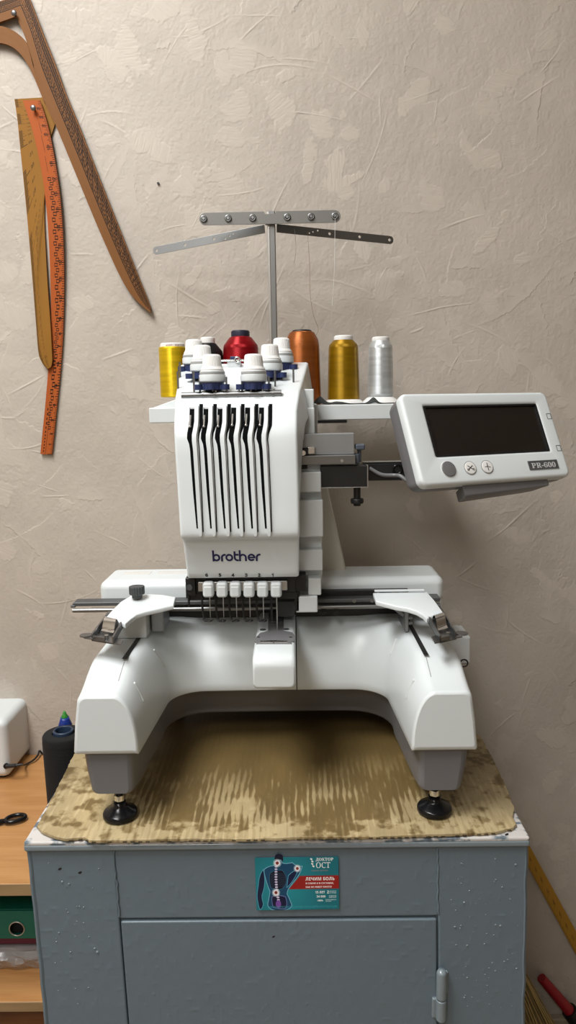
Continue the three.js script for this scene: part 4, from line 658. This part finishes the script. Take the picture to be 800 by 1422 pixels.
{
  const y = spool('small bright yellow thread spool with a white printed rim leftmost on the tray', 240.5, -0.43, 482.5, [[0, 0.0], [0.0205, 0.0], [0.0228, 0.02], [0.0231, 0.5], [0.0232, 0.96], [0.0226, 0.99], [0.0205, 1]], lin(0.80, 0.55, 0.010), M.paperWhite, null, { y0: TRAY + 0.0165, tubeR: 0.0205, tubeH: 0.006 });
  const p = new THREE.CylinderGeometry(0.02065, 0.02065, 0.005, 48, 1, true, -0.9, 1.8);
  mesh('rim_print', p.translate(0, at(240.5, 479, 'z', -0.41).y - TRAY - 0.0165 - 0.001, 0), std({ map: canvasTex(512, 64, (g, w, h) => { g.fillStyle = '#e4e2e0'; g.fillRect(0, 0, w, h); g.fillStyle = '#7c2333'; g.font = 'bold 46px sans-serif'; g.fillText('МОЛОТ', 150, 48, 150); g.fillText('60 м', 365, 46, 90); }), roughness: 0.6 }), y);
}
spool('black thread spool with a white tube end, partly hidden behind the left dials', 289.5, -0.445, 476.5, [[0, 0], [0.026, 0], [0.0265, 0.05], [0.0262, 0.78], [0.025, 0.86], [0.014, 0.985], [0.011, 1]], lin(0.008, 0.008, 0.009), M.paperWhite, null, { tubeR: 0.0125, tubeH: 0.009, rough: 0.6, metal: 0 });
spool('large red thread cone with a dark navy tube end behind the dials', 335, -0.44, 468, [[0, 0], [0.0295, 0], [0.0312, 0.04], [0.0302, 0.70], [0.0297, 0.83], [0.0288, 0.875], [0.0190, 0.985], [0.0155, 1]], lin(0.32, 0.003, 0.008), std({ color: lin(0.012, 0.014, 0.035), roughness: 0.5 }), null, { tubeR: 0.0158, tubeH: 0.010, alt: true });
spool('rust orange thread cone with a black rim, just right of the mast', 420, -0.425, 461.5, [[0, 0], [0.030, 0.0], [0.0312, 0.03], [0.0300, 0.4], [0.0288, 0.80], [0.0272, 0.89], [0.0212, 0.985], [0.0185, 1]], lin(0.36, 0.105, 0.022), M.black, null, { tubeR: 0.0168, tubeH: 0.003, alt: true });
spool('olive gold thread cone on a white flange, second from the right', 477, -0.43, 473, [[0, 0.0], [0.0265, 0.055], [0.0272, 0.08], [0.0262, 0.5], [0.0248, 0.88], [0.0235, 0.93], [0.0165, 1]], lin(0.36, 0.20, 0.004), M.paperWhite, [[0, 0], [0.035, 0], [0.035, 0.002], [0.0285, 0.0075], [0.012, 0.009], [0, 0.009]], { tubeR: 0.0158, tubeH: 0.0075 });
spool('white thread cone on a white flange nearest the control panel', 528.5, -0.43, 474, [[0, 0.0], [0.021, 0.12], [0.0216, 0.15], [0.0212, 0.5], [0.0200, 0.88], [0.019, 0.93], [0.0145, 1]], lin(0.68, 0.72, 0.74), M.paperWhite, [[0, 0], [0.032, 0], [0.033, 0.002], [0.0225, 0.0105], [0.012, 0.012], [0, 0.012]], { tubeR: 0.0145, tubeH: 0.0065, alt: true });
{ // dark felt lying rumpled under the spools at the right
  const rows = []; const x0 = at(434, 556, 'z', -0.40).x, x1 = at(560, 556, 'z', -0.40).x;
  for (let j = 0; j <= 12; j++) { const row = []; for (let i = 0; i <= 80; i++) { const x = lerp(x0, x1, i / 80), z = lerp(-0.388, -0.357, j / 12), px = lerp(434, 560, i / 80); const f = 0.012 * Math.exp(-(((px - 444) / 8) ** 2)) + 0.0095 * Math.exp(-(((px - 516) / 6.5) ** 2)) + 0.004 * Math.exp(-(((px - 468) / 11) ** 2)); row.push(V(x, TRAY + 0.0012 + f * Math.sin(Math.PI * clamp(j / 12 * 0.85 + 0.1)) + 0.0004 * Math.sin(i * 0.5 + j), z)); } rows.push(row); }
  const g = merge([skin(rows, { flip: true, crease: 0 }), skin(rows.map((r) => r.map((p) => V(p.x, p.y - 0.001, p.z))), { crease: 0 })]).translate(0, T, 0);
  tag(mesh('felt_pad', g, std({ color: lin(0.035, 0.042, 0.042), roughness: 0.95 })), 'dark grey felt lying rumpled on the tray beneath the right spools', 'felt');
}
{ // loose threads from the guide
  const thr = (n, label, pts, m, r = 0.00028) => { const v = pts.map(([px, py, z]) => at(px, py, 'z', z).add(V(0, T, 0))); tag(mesh('loose_thread', tube(v, r, 60, 5), m), label, 'thread'); };
  thr(0, 'short white thread hanging from the rightmost eyelet of the guide bar', [[465.5, 303, -0.405], [465, 340, -0.405], [464, 385, -0.405], [461, 425, -0.41]], M.paperWhite);
  thr(1, 'long brown thread hanging slack from the guide bar to the rust cone', [[427, 320, -0.416], [430, 370, -0.42], [431, 410, -0.42], [436, 440, -0.42], [442, 457, -0.425], [436, 470, -0.41]], std({ color: lin(0.20, 0.11, 0.05), roughness: 0.8 }));
  thr(2, 'curled grey thread end just right of the mast head', [[409, 318, -0.42], [411, 342, -0.42], [410, 358, -0.42], [408, 366, -0.42]], std({ color: lin(0.16, 0.15, 0.14), roughness: 0.8 }));
}

// ---------------------------------------------------------------- wooden rulers on the wall
// left and right edges (photo pixels) -> a flat strip of its own depth; u runs along it, v across
function strip(left, right, zf, th, n = 60) {
  const L = new THREE.CatmullRomCurve3(left.map(([x, y], i) => at(x, y, 'z', zf(y))), false, 'centripetal'), R = new THREE.CatmullRomCurve3(right.map(([x, y]) => at(x, y, 'z', zf(y))), false, 'centripetal');
  const l = L.getPoints(n), r = R.getPoints(n), rows = [], pos = [], uv = [], idx = [];
  for (let i = 0; i <= n; i++) { rows.push(l[i], r[i]); }
  const put = (dz) => { const s = pos.length / 3; for (let i = 0; i <= n; i++) for (const [p, v] of [[l[i], 1], [r[i], 0]]) { pos.push(p.x, p.y + T, p.z + dz); uv.push(1 - i / n, v); } return s; };
  const quad = (a, b, c, d) => idx.push(a, b, c, b, d, c);
  const f = put(0), b = put(-th); for (let i = 0; i < n; i++) { const o = i * 2; quad(f + o, f + o + 2, f + o + 1, f + o + 3); quad(b + o, b + o + 1, b + o + 2, b + o + 3); }
  const f2 = put(0), b2 = put(-th); for (let i = 0; i < n; i++) { const o = i * 2; quad(f2 + o, b2 + o, f2 + o + 2, b2 + o + 2); quad(f2 + o + 1, f2 + o + 3, b2 + o + 1, b2 + o + 3); }
  const f3 = put(0), b3 = put(-th), e = n * 2; quad(f3, f3 + 1, b3, b3 + 1); quad(f3 + e, b3 + e, f3 + e + 1, b3 + e + 1);
  const g = new THREE.BufferGeometry(); g.setAttribute('position', new THREE.Float32BufferAttribute(pos, 3)); g.setAttribute('uv', new THREE.Float32BufferAttribute(uv, 2)); g.setIndex(idx); g.computeVertexNormals(); return g;
}
const grain = (g, w, h, a, b, r) => { g.fillStyle = a; g.fillRect(0, 0, w, h); for (let i = 0; i < 240; i++) { g.globalAlpha = 0.03 + r() * 0.06; g.fillStyle = b; g.fillRect(r() * w, r() * h, 40 + r() * w * 0.3, 1 + r() * 2); } g.globalAlpha = 1; };
// large brown square: two arms and a curved brace
{
  const z = () => ZW + 0.0125, th = 0.005;
  const tex = canvasTex(2048, 128, (g, w, h) => {
    grain(g, w, h, '#784f2a', '#4e3015', rng(3)); g.fillStyle = '#1c120b'; g.fillRect(0, h * 0.42, w, 5); g.fillRect(0, h * 0.72, w, 4.5); g.fillRect(0, h * 0.81, w, 4); g.fillRect(0, h * 0.90, w, 4);
    for (let i = 0; i < 290; i++) { const x = i / 290 * w, L = i % 5 === 0; g.fillRect(x, h * (L ? 0.46 : 0.72), L ? 5 : 2.6, h * (L ? 0.50 : 0.2)); }
    g.font = 'bold 36px sans-serif'; for (let i = 0; i < 58; i++) { g.save(); g.translate((i + 0.55) / 58 * w, h * 0.595); g.textAlign = 'center'; g.textBaseline = 'middle'; g.fillText(String(58 - i), 0, 0, 30); g.restore(); }
  });
  const m = phy({ map: tex, roughness: 0.6, specularIntensity: 0.35 });
  const lx = (y) => 24.5 + (y - 22) * 0.0; // inner edge
  const left = [[22.5, 22.5], [37, 58], [52.5, 115.5], [66.5, 152], [75, 169], [105, 241], [140, 325], [168, 386], [180, 406], [186, 413.5], [196, 423.5], [208.5, 434]];
  const right = [[37, -13], [49, 18], [63, 54], [75, 84], [92, 131], [105, 162], [140, 252], [175, 340], [196, 393], [203, 410], [207.5, 422], [210.5, 430]];
  const long = strip(left, right, z, th, 120);
  const short = strip([[22.5, 22.5], [0, 30.5], [-60, 50], [-140, 76]], [[37, -13], [10, -2], [-70, 23], [-150, 50]], z, th, 30);
  const brace = strip([[-90, 62], [-40, 44], [0, 36], [17.5, 42], [30, 51], [38, 60]], [[-90, 92], [-40, 66], [0, 59.5], [21, 68], [38, 89], [62, 143]], z, th, 40);
  const bu = brace.attributes.uv; for (let i = 0; i < bu.count; i++) bu.setXY(i, bu.getX(i) * 0.3, bu.getY(i) * 0.3 + 0.66);
  const sq = thing('tailor_square', 'large brown wooden tailor square with black scale and curved brace', 'ruler', [0, 0, 0], undefined);
  mesh('long_arm', long, m, sq); mesh('short_arm', short, m, sq); mesh('curved_brace', brace, m, sq);
}
// ochre curved ruler, behind the orange one at the top, over it at its tip
{
  const z = (y) => ZW + lerp(0.0042, 0.0125, smooth(290, 480, y)), th = 0.003;
  const tex = canvasTex(2048, 192, (g, w, h) => {
    grain(g, w, h, '#8a6024', '#644312', rng(5)); g.fillStyle = '#2b1c0a';
    for (let i = 0; i < 420; i++) { if (i > 250 && i % 40 > 24) continue; const x = i / 420 * w, L = i % 10 === 0 ? 0.2 : i % 5 === 0 ? 0.14 : 0.09; g.globalAlpha = 0.85; g.fillRect(x, 2, 2.6, h * L); }
    g.globalAlpha = 0.8; g.font = 'bold 17px sans-serif'; for (let i = 1; i < 40; i++) { g.save(); g.translate(i / 42 * w, h * 0.27); g.rotate(Math.PI / 2); g.fillText(String(i), -6, 5); g.restore(); }
    for (let k = 0; k < 5; k++) g.fillRect(w * 0.5, h * (0.3 + k * 0.05), w * 0.1, 1.2);
    for (let i = 0; i < 40; i++) { g.fillRect(w * (0.015 + i * 0.0042), h * 0.28, 3, h * (0.08 + (i % 4) * 0.05)); g.fillRect(w * (0.2 + i * 0.005), h * 0.34, 2.5, 7); }
    g.globalAlpha = 1; g.beginPath(); g.arc(w * 0.71, h * 0.78, 7, 0, 7); g.fillStyle = '#3a2a12'; g.fill();
  });
  const left = [[20, 137.5], [24, 165], [27, 195], [37.5, 300], [46, 400], [50, 450], [54, 493], [57, 501], [61, 507.5], [66, 512.5]];
  const right = [[63, 135], [70, 152], [76.6, 168], [76.4, 171], [75, 176], [70, 193], [65, 240], [61.5, 290], [64, 360], [67, 410], [70, 450], [72, 488], [72.5, 500], [71, 509]];
  tag(mesh('curved_ruler', strip(left, right, z, th, 100), phy({ map: tex, roughness: 0.6, specularIntensity: 0.35 })), 'ochre curved ruler with a wide top, hanging left of the orange ruler', 'ruler');
}
// orange hip curve
{
  const z = (y) => ZW + lerp(0.0115, 0.006, smooth(285, 480, y)), th = 0.003;
  const tex = canvasTex(2048, 160, (g, w, h) => {
    grain(g, w, h, '#a45324', '#783612', rng(7)); g.fillStyle = '#24130a';
    for (let i = 0; i < 24 * 8; i++) { const x = i / 192 * w; g.fillRect(x, h * (i % 8 === 0 ? 0.62 : i % 4 === 0 ? 0.78 : 0.86), i % 8 ? 3 : 5, h); }
    g.font = 'bold 42px sans-serif'; for (let i = 1; i < 24; i++) { g.save(); g.translate(i / 24 * w, h * 0.74); g.textAlign = 'center'; g.textBaseline = 'middle'; g.fillText(String(i), 0, 2, 34); g.restore(); }
    g.lineWidth = 5; g.strokeStyle = '#24130a'; for (let i = 0; i < 46; i++) { const x = w * 0.10 + i / 46 * w * 0.62; g.strokeRect(x, h * (0.44 - (i % 2) * 0.10), w * 0.0075, h * 0.20); }
    g.fillRect(w * 0.84, h * 0.5, w * 0.05, 3); g.fillRect(w * 0.78, h * 0.45, w * 0.05, 3); g.fillRect(w * 0.73, h * 0.4, w * 0.04, 3); g.fillRect(0, h * 0.42, w * 0.17, 4);
    for (let i = 0; i < 12; i++) g.fillRect(w * (0.01 + i * 0.013), h * 0.22, 14, h * 0.08);
  });
  const left = [[31.5, 139.5], [40, 165], [48, 192], [58, 240], [64, 285], [68, 340], [70, 390], [71, 450], [68.5, 490], [63.5, 555], [59, 600], [56, 630.5]];
  const right = [[55.5, 139], [64, 165], [70.5, 192], [79, 240], [84.5, 285], [88, 340], [89, 390], [88, 450], [86, 490], [80, 555], [75.5, 600], [72, 631.5]];
  tag(mesh('hip_curve_ruler', strip(left, right, z, th, 120), phy({ map: tex, roughness: 0.6, specularIntensity: 0.35 })), 'long orange curved ruler with black inch marks on the wall', 'ruler');
}
for (const [px, py, lab] of [[21.5, 21, 'steel nail in the inner corner of the brown square'], [48, 152, 'dark nail holding the orange and ochre rulers']]) { const p = at(px, py, 'z', ZW + 0.012); tag(mesh('nail', merge([cyl(0.0018, 0.0018, 0.022, 0, 0, 0, 12).rotateX(Math.PI / 2).translate(p.x, p.y + T, ZW + 0.0095), lathe([[0, 0], [0.0048, 0], [0.0048, 0.001], [0.003, 0.0024], [0, 0.003]], 24).rotateX(Math.PI / 2).translate(p.x, p.y + T, ZW + 0.019)]), M.steelDark), lab, 'nail'); }
// yellow rule leaning against the wall right of the cabinet
{
  const z = (y) => ZW + 0.012, A = [[700, 1138], [731.6, 1200], [800, 1326], [860, 1437], [1010, 1714]], B = [[716, 1138.5], [732.5, 1169], [800, 1293], [876, 1433], [1025, 1708]];
  const tex = canvasTex(2048, 96, (g, w, h) => { grain(g, w, h, '#a87c22', '#6d4a10', rng(15)); g.fillStyle = '#3a2608'; for (let i = 0; i < 330; i++) { g.globalAlpha = 0.7; g.fillRect(i / 330 * w, 0, 1.6, h * (i % 10 === 0 ? 0.34 : i % 5 === 0 ? 0.24 : 0.15)); } g.font = 'bold 22px sans-serif'; for (let i = 1; i < 33; i++) { g.globalAlpha = 0.9; g.save(); g.translate(i / 33 * w, h * 0.48); g.rotate(Math.PI / 2 * 0); g.textAlign = 'center'; g.fillText(String(i * 10).slice(0, 2), 0, 8); g.restore(); } g.globalAlpha = 1; });
  tag(mesh('yard_ruler', strip(A, B, z, 0.005, 60), std({ map: tex, roughness: 0.6 })), 'yellow wooden ruler leaning diagonally against the wall beside the cabinet', 'ruler');
}
// broom and dustpan handle at the lower right
{
  const r = rng(55), t = thing('straw_broom', 'straw broom standing in the corner right of the cabinet', 'broom', [0.435, 0.0, -0.425]), st = [];
  const top = V(-0.03, 0.40, -0.01);
  for (let i = 0; i < 620; i++) { const u = (r() - 0.5) * 2, w = (r() - 0.5), hh = r(); const b = V(u * 0.12 + 0.045, 0.002 + hh * 0.05, w * 0.05), m = V(top.x + u * 0.028 + (r() - 0.5) * 0.01, lerp(0.22, 0.31, r()), w * 0.03), s = V(top.x + u * 0.014, 0.37 + r() * 0.03, w * 0.022); const c = new THREE.QuadraticBezierCurve3(s, m, b); const g = new THREE.TubeGeometry(c, 4, 0.0009 + r() * 0.0007, 4, false); const col = 0.45 + r() * 0.9; g.setAttribute('color', new THREE.Float32BufferAttribute(new Float32Array(g.attributes.position.count * 3).fill(col), 3)); st.push(g.toNonIndexed()); }
  const bristles = mesh('bristles', mergeGeometries(st), std({ color: lin(0.42, 0.30, 0.12), vertexColors: true, roughness: 0.75 }), t); bristles.userData.kind = 'stuff';
  mesh('broom_head', lathe([[0, 0.34], [0.022, 0.34], [0.021, 0.38], [0.016, 0.42], [0.0125, 0.44], [0, 0.44]], 24).translate(top.x, 0, -0.0), std({ color: lin(0.25, 0.17, 0.07), roughness: 0.8 }), t);
  mesh('binding', merge([0.355, 0.375, 0.395].map((y) => new THREE.TorusGeometry(0.0215 - (y - 0.355) * 0.06, 0.0015, 8, 28).rotateX(Math.PI / 2).translate(top.x, y, 0))), std({ color: lin(0.2, 0.03, 0.02), roughness: 0.7 }), t);
  mesh('handle', rod(V(top.x, 0.43, 0), V(top.x - 0.03, 0.70, -0.05), 0.0115, 0.0115, 20), std({ color: lin(0.35, 0.24, 0.12), roughness: 0.6 }), t);
  const a = at(752, 1358, 'z', ZW + 0.03), b = at(792, 1405, 'z', ZW + 0.03), d = b.clone().sub(a);
  const dp = thing('dustpan', 'red dustpan handle with a black end behind the broom', 'dustpan', [0, 0, 0]);
  a.y += T; b.y += T; mesh('handle', rod(a, b, 0.0095, 0.012, 20), phy({ color: lin(0.30, 0.012, 0.02), roughness: 0.35 }), dp);
  const e = b.clone().add(d.clone().multiplyScalar(0.5)); mesh('pan', merge([rod(b.clone().addScaledVector(d, -0.05), b.clone().addScaledVector(d, 0.16), 0.016, 0.018, 20), rbox(0.15, 0.008, 0.05, 0.003, e.x + 0.09, 0.006, e.z + 0.022), rbox(0.15, 0.05, 0.006, 0.002, e.x + 0.09, 0.028, e.z + 0.0), rod(b, V(e.x, 0.03, e.z + 0.002), 0.008)]), M.black, dp);
}

// ---------------------------------------------------------------- desk at the left
const TY = T + at(40, 1047, 'z', ZW).y;          // height of its top
{
  const front = at(20, 1227, 'y', TY - T).z, xr = -0.325, xl = -1.1, th = 0.0195;
  const topM = std({ map: woodTex([0.74, 0.56, 0.36], [0.62, 0.42, 0.23]), roughness: 0.42 }), edgeM = std({ map: woodTex([0.66, 0.55, 0.40], [0.52, 0.41, 0.28]), roughness: 0.55 }), darkM = std({ map: woodTex([0.42, 0.25, 0.10], [0.31, 0.17, 0.06]), roughness: 0.5 });
  const uvm = (g, k = 0.7) => { const p = g.attributes.position, u = g.attributes.uv, n = g.attributes.normal; for (let i = 0; i < p.count; i++) Math.abs(n.getY(i)) > 0.5 ? u.setXY(i, p.getX(i) / k, p.getZ(i) / k) : u.setXY(i, p.getX(i) / k, p.getY(i) / k + p.getZ(i) / k); return g; };
  const t = thing('desk', 'light wood desk with an open shelf left of the cabinet', 'desk', [0, 0, 0]);
  mesh('desk_top', uvm(box2(xl, xr, TY - th, TY, front + 0.0008, ZW + 0.002, 0.0008)), topM, t);
  mesh('edge_band', uvm(box2(xl, xr, TY - th + 0.0004, TY - 0.0004, front + 0.0012, front - 0.0002, 0.0006)), edgeM, t);
  const sTop = at(20, 1391, 'z', front).y + T, sb = at(20, 1404.5, 'z', front).y + T;
  mesh('shelf', uvm(box2(xl, xr, sb, sTop, front, ZW + 0.01, 0.0008)), topM, t);
  mesh('edge_band', uvm(box2(xl, xr, sb + 0.0004, sTop - 0.0004, front + 0.0014, front - 0.0002, 0.0006)), edgeM, t);
  mesh('side_panel', uvm(box2(xr - 0.018, xr, 0, TY - th, front - 0.004, ZW + 0.004, 0.0008)), topM, t); mesh('side_panel', uvm(box2(xl, xl + 0.018, 0, TY - th, front - 0.004, ZW + 0.004, 0.0008)), topM, t);
  mesh('back_panel', uvm(box2(xl + 0.018, xr - 0.018, 0.05, TY - th, ZW + 0.016, ZW + 0.006, 0.0005)), darkM, t);
  const dr = mesh('drawer_front', uvm(box2(xl + 0.02, xr - 0.02, sb - 0.2, sb - 0.002, front - 0.004, front - 0.022, 0.001)), darkM, t);
  mesh('drawer_knob', lathe([[0, 0], [0.006, 0], [0.006, 0.012], [0.013, 0.016], [0.012, 0.024], [0, 0.026]], 24).rotateX(Math.PI / 2).translate(-0.72, sb - 0.1, front - 0.004), M.steelDark, dr);
  // things lying on the shelf, back from its front edge
  const zf = at(20, 1343, 'y', sTop - T).z, X = (px) => at(px, 1290, 'z', zf).x, Y = (py) => at(24, py, 'z', zf).y + T, xb0 = -0.72, xb1 = -0.352;
  const bag = thing('plastic_bag', 'crumpled clear plastic bag of papers at the bottom of the shelf', 'bag', [0, 0, 0]);
  { const rows = [], r = noise2(61); for (let j = 0; j <= 10; j++) { const row = []; for (let i = 0; i <= 60; i++) { const x = lerp(xb0, xb1 - 0.002, i / 60), u = j / 10, y = lerp(sTop + 0.001, Y(1318), Math.sin(u * Math.PI / 2)), bulge = 0.01 * Math.sin(u * Math.PI) + 0.009 * (r(i / 3.5, j / 2.5) - 0.5) + 0.004 * (r(i / 1.3, j / 1.1) - 0.5); row.push(V(x, y + 0.003 * (r(i / 4 + 9, j) - 0.5) * (j ? 1 : 0), zf + 0.003 + bulge - 0.006 * u)); } rows.push(row); }
    rows.push(rows[10].map((p) => V(p.x, p.y - 0.001, p.z - 0.2)));
    mesh('bag_film', skin(rows, { crease: 0.6 }), phy({ color: lin(0.78, 0.78, 0.80), roughness: 0.18, transmission: 0.75, thickness: 0, ior: 1.45 }), bag);
    mesh('papers', merge([0, 1, 2].map((k) => rbox(xb1 - xb0 - 0.03 - k * 0.012, 0.0075, 0.2, 0.002, (xb0 + xb1) / 2, sTop + 0.006 + k * 0.0082, zf - 0.112))), std({ color: lin(0.40, 0.37, 0.36), roughness: 0.8 }), bag); }
  const fold = mesh('document_folder', box2(xb0, xb1, Y(1314), Y(1304.5), zf - 0.004, zf - 0.24, 0.002), std({ color: lin(0.10, 0.010, 0.028), roughness: 0.55 })); tag(fold, 'thin maroon folder lying between the green binder and the plastic bag', 'folder');
  const bd = thing('ring_binder', 'green ring binder lying on its side, finger hole in the spine', 'binder', [0, 0, 0]);
  const gm = std({ color: lin(0.004, 0.15, 0.105), roughness: 0.42 }), y0 = Y(1303.5), y1 = Y(1265), cxp = at(23.5, 1289.5, 'z', zf).x, cyp = at(23.5, 1289.5, 'z', zf).y + T, rh = 0.0118;
  const sp = extrude((() => { const s = new THREE.Shape([[xb0, y0], [xb1, y0], [xb1, y1], [xb0, y1]].map((p) => new THREE.Vector2(...p))); s.holes.push(circ(cxp, cyp, rh)); return s; })(), 0.003, 0.0006).translate(0, 0, zf - 0.003);
  mesh('spine', sp, gm, bd); mesh('cover', box2(xb0, xb1, y1 - 0.003, y1, zf - 0.004, zf - 0.25, 0.001), gm, bd); mesh('cover', box2(xb0, xb1, y0, y0 + 0.003, zf - 0.004, zf - 0.25, 0.001), gm, bd);
  mesh('finger_ring', new THREE.TorusGeometry(rh, 0.0011, 10, 40).translate(cxp, cyp, zf + 0.0004), M.steel, bd);
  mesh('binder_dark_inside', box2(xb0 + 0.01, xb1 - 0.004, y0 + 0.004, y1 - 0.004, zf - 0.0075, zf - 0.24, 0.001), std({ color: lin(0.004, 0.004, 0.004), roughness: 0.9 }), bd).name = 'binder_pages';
}
// big black cone of thread on the desk, and the small blue dispenser behind it
{
  const yy = TY - T, p0 = at(63, 1118, 'y', yy), zc = -0.29, c = at(88, 1018, 'z', zc), yt = c.y + T, rad = (at(88, 1016, 'z', zc).x - at(59.3, 1016, 'z', zc).x) ;
  const t = thing('thread_cone', 'large black thread cone with a blue tube on the desk', 'spool', [c.x, TY, zc]), h = yt - TY;
  mesh('thread_winding', lathe([[0.02, 0.004], [rad * 0.9, 0.004], [rad * 0.925, 0.012], [rad, h - 0.012], [rad * 0.985, h - 0.003], [rad * 0.93, h], [0.018, h + 0.001]], 64), std({ color: lin(0.0028, 0.0032, 0.0045), roughness: 0.9, metalness: 0, bumpMap: windA, bumpScale: 0.0002 }), t);
  mesh('spool_tube', lathe([[0.012, 0], [0.0165, 0], [0.0165, h + 0.004], [0.0150, h + 0.0062], [0.0120, h + 0.005], [0.0112, h - 0.05], [0.012, 0]], 48), phy({ color: lin(0.018, 0.035, 0.07), roughness: 0.4 }), t);
  const q = at(90.5, 1006, 'z', -0.35), d = thing('glue_bottle', 'small blue plastic bottle with a green tip behind the black cone', 'bottle', [q.x, TY, -0.35]), hh = at(90, 996, 'z', -0.35).y - yy, ht = at(90, 987.5, 'z', -0.35).y - yy;
  mesh('bottle_body', lathe([[0, 0], [0.0125, 0], [0.0135, 0.003], [0.0135, hh - 0.016], [0.0085, hh - 0.003], [0.008, hh], [0, hh]], 6).rotateY(0.3), phy({ color: lin(0.008, 0.03, 0.22), roughness: 0.35 }), d);
  mesh('bottle_tip', lathe([[0, hh - 0.004], [0.0062, hh - 0.004], [0.0058, hh + 0.002], [0.0032, hh + 0.006], [0.0026, ht - 0.002], [0.0015, ht], [0, ht]], 20), phy({ color: lin(0.03, 0.22, 0.03), roughness: 0.4 }), d);
}
// white appliance at the left edge with its plug and cable
{
  const yy = TY - T, c0 = at(20, 1073, 'y', yy), zF = at(0, 1092, 'y', yy).z, top = at(10, 992, 'z', c0.z).y + T, xr = at(19.5, 1040, 'z', c0.z).x;
  const t = thing('white_appliance', 'white plastic appliance with a black plug at the left edge', 'appliance', [0, 0, 0]);
  const g = rbox(0.26, top - TY - 0.004, 0.15, 0.014, xr - 0.13, (top + TY + 0.004) / 2, c0.z - 0.075 + 0.03, 5);
  mesh('housing', g, M.white2, t); mesh('rubber_foot', merge([cyl(0.008, 0.008, 0.006, xr - 0.02, TY + 0.003, c0.z + 0.01), cyl(0.008, 0.008, 0.006, xr - 0.24, TY + 0.003, c0.z + 0.01), cyl(0.008, 0.008, 0.006, xr - 0.02, TY + 0.003, c0.z - 0.1), cyl(0.008, 0.008, 0.006, xr - 0.24, TY + 0.003, c0.z - 0.1)]), M.black, t);
  const ps = at(9, 1064, 'z', c0.z + 0.031), pe = at(22, 1063, 'z', c0.z + 0.033); ps.y += T; pe.y += T;
  mesh('plug', merge([rod(ps, pe, 0.0042, 0.0034, 16), rod(ps.clone().add(V(-0.002, 0, -0.002)), ps, 0.0052, 0.0052, 16), rod(pe, pe.clone().add(V(0.012, 0.0005, -0.003)), 0.0026, 0.0018, 12)]), M.black, t);
  const e1 = at(37, 1061, 'y', yy + 0.004), e2 = at(47, 1055, 'y', yy + 0.006), e3 = at(53, 1048, 'z', ZW + 0.02), e4 = at(55, 1044, 'z', ZW + 0.008); const pts = [pe.clone().add(V(0.01, 0.0005, -0.0025)), ...[e1, e2].map((p) => p.add(V(0, T, 0))), e3.add(V(0, T, 0)), e4.add(V(0, T + 0.002, 0))]; pts.push(V(pts[4].x + 0.006, TY + 0.0025, ZW + 0.006), V(pts[4].x + 0.05, TY + 0.0025, ZW + 0.006));
  tag(mesh('power_cable', tube(pts, 0.0019, 80, 8), M.black), 'thin black cable running from the white appliance to the wall', 'cable');
}
// scissors lying on the desk, only a handle in view
{
  const yy = TY - T + 0.006, P = (px, py) => { const p = at(px, py, 'y', yy); p.y += T; return p; };
  const ring = []; const C = P(20, 1136.5), A = P(34.5, 1136), B = P(20, 1130.5); for (let i = 0; i < 28; i++) { const a = i / 28 * Math.PI * 2; ring.push(V(C.x + Math.cos(a) * (A.x - C.x) * 0.86 * (1 + 0.12 * Math.cos(a)), C.y, C.z + Math.sin(a) * (C.z - B.z) * 0.8 - Math.cos(a) * 0.004)); }
  const loop = new THREE.TubeGeometry(new THREE.CatmullRomCurve3(ring, true), 80, 0.0035, 10, true);
  const w0 = P(8, 1139.5), w1 = P(-2, 1142), w2 = P(-40, 1148);
  const t = thing('scissors', 'black-handled scissors lying on the desk near its left edge', 'scissors', [0, 0, 0]);
  mesh('handle', merge([loop, rod(w0, w1, 0.0036, 0.005), rod(w1, w2, 0.005, 0.005)]), M.blackGloss, t);
  const loop2 = loop.clone().translate(-0.075, 0.0, 0.03); mesh('handle', merge([loop2, rod(w0.clone().add(V(-0.075, 0, 0.026)), w2.clone().add(V(-0.03, 0, 0.012)), 0.004, 0.005)]), M.blackGloss, t);
  mesh('blade', merge([-1, 1].map((s) => slab([V(0, 0, -0.006), V(-0.13, 0, 0.012 * s), V(-0.135, 0, 0.012 * s + 0.004), V(0, 0, 0.006)], () => 0, 0.002, 0.0003).translate(w2.x, w2.y + s * 0.0012, w2.z))), M.steel, t);
}

renderer.render(scene, camera);
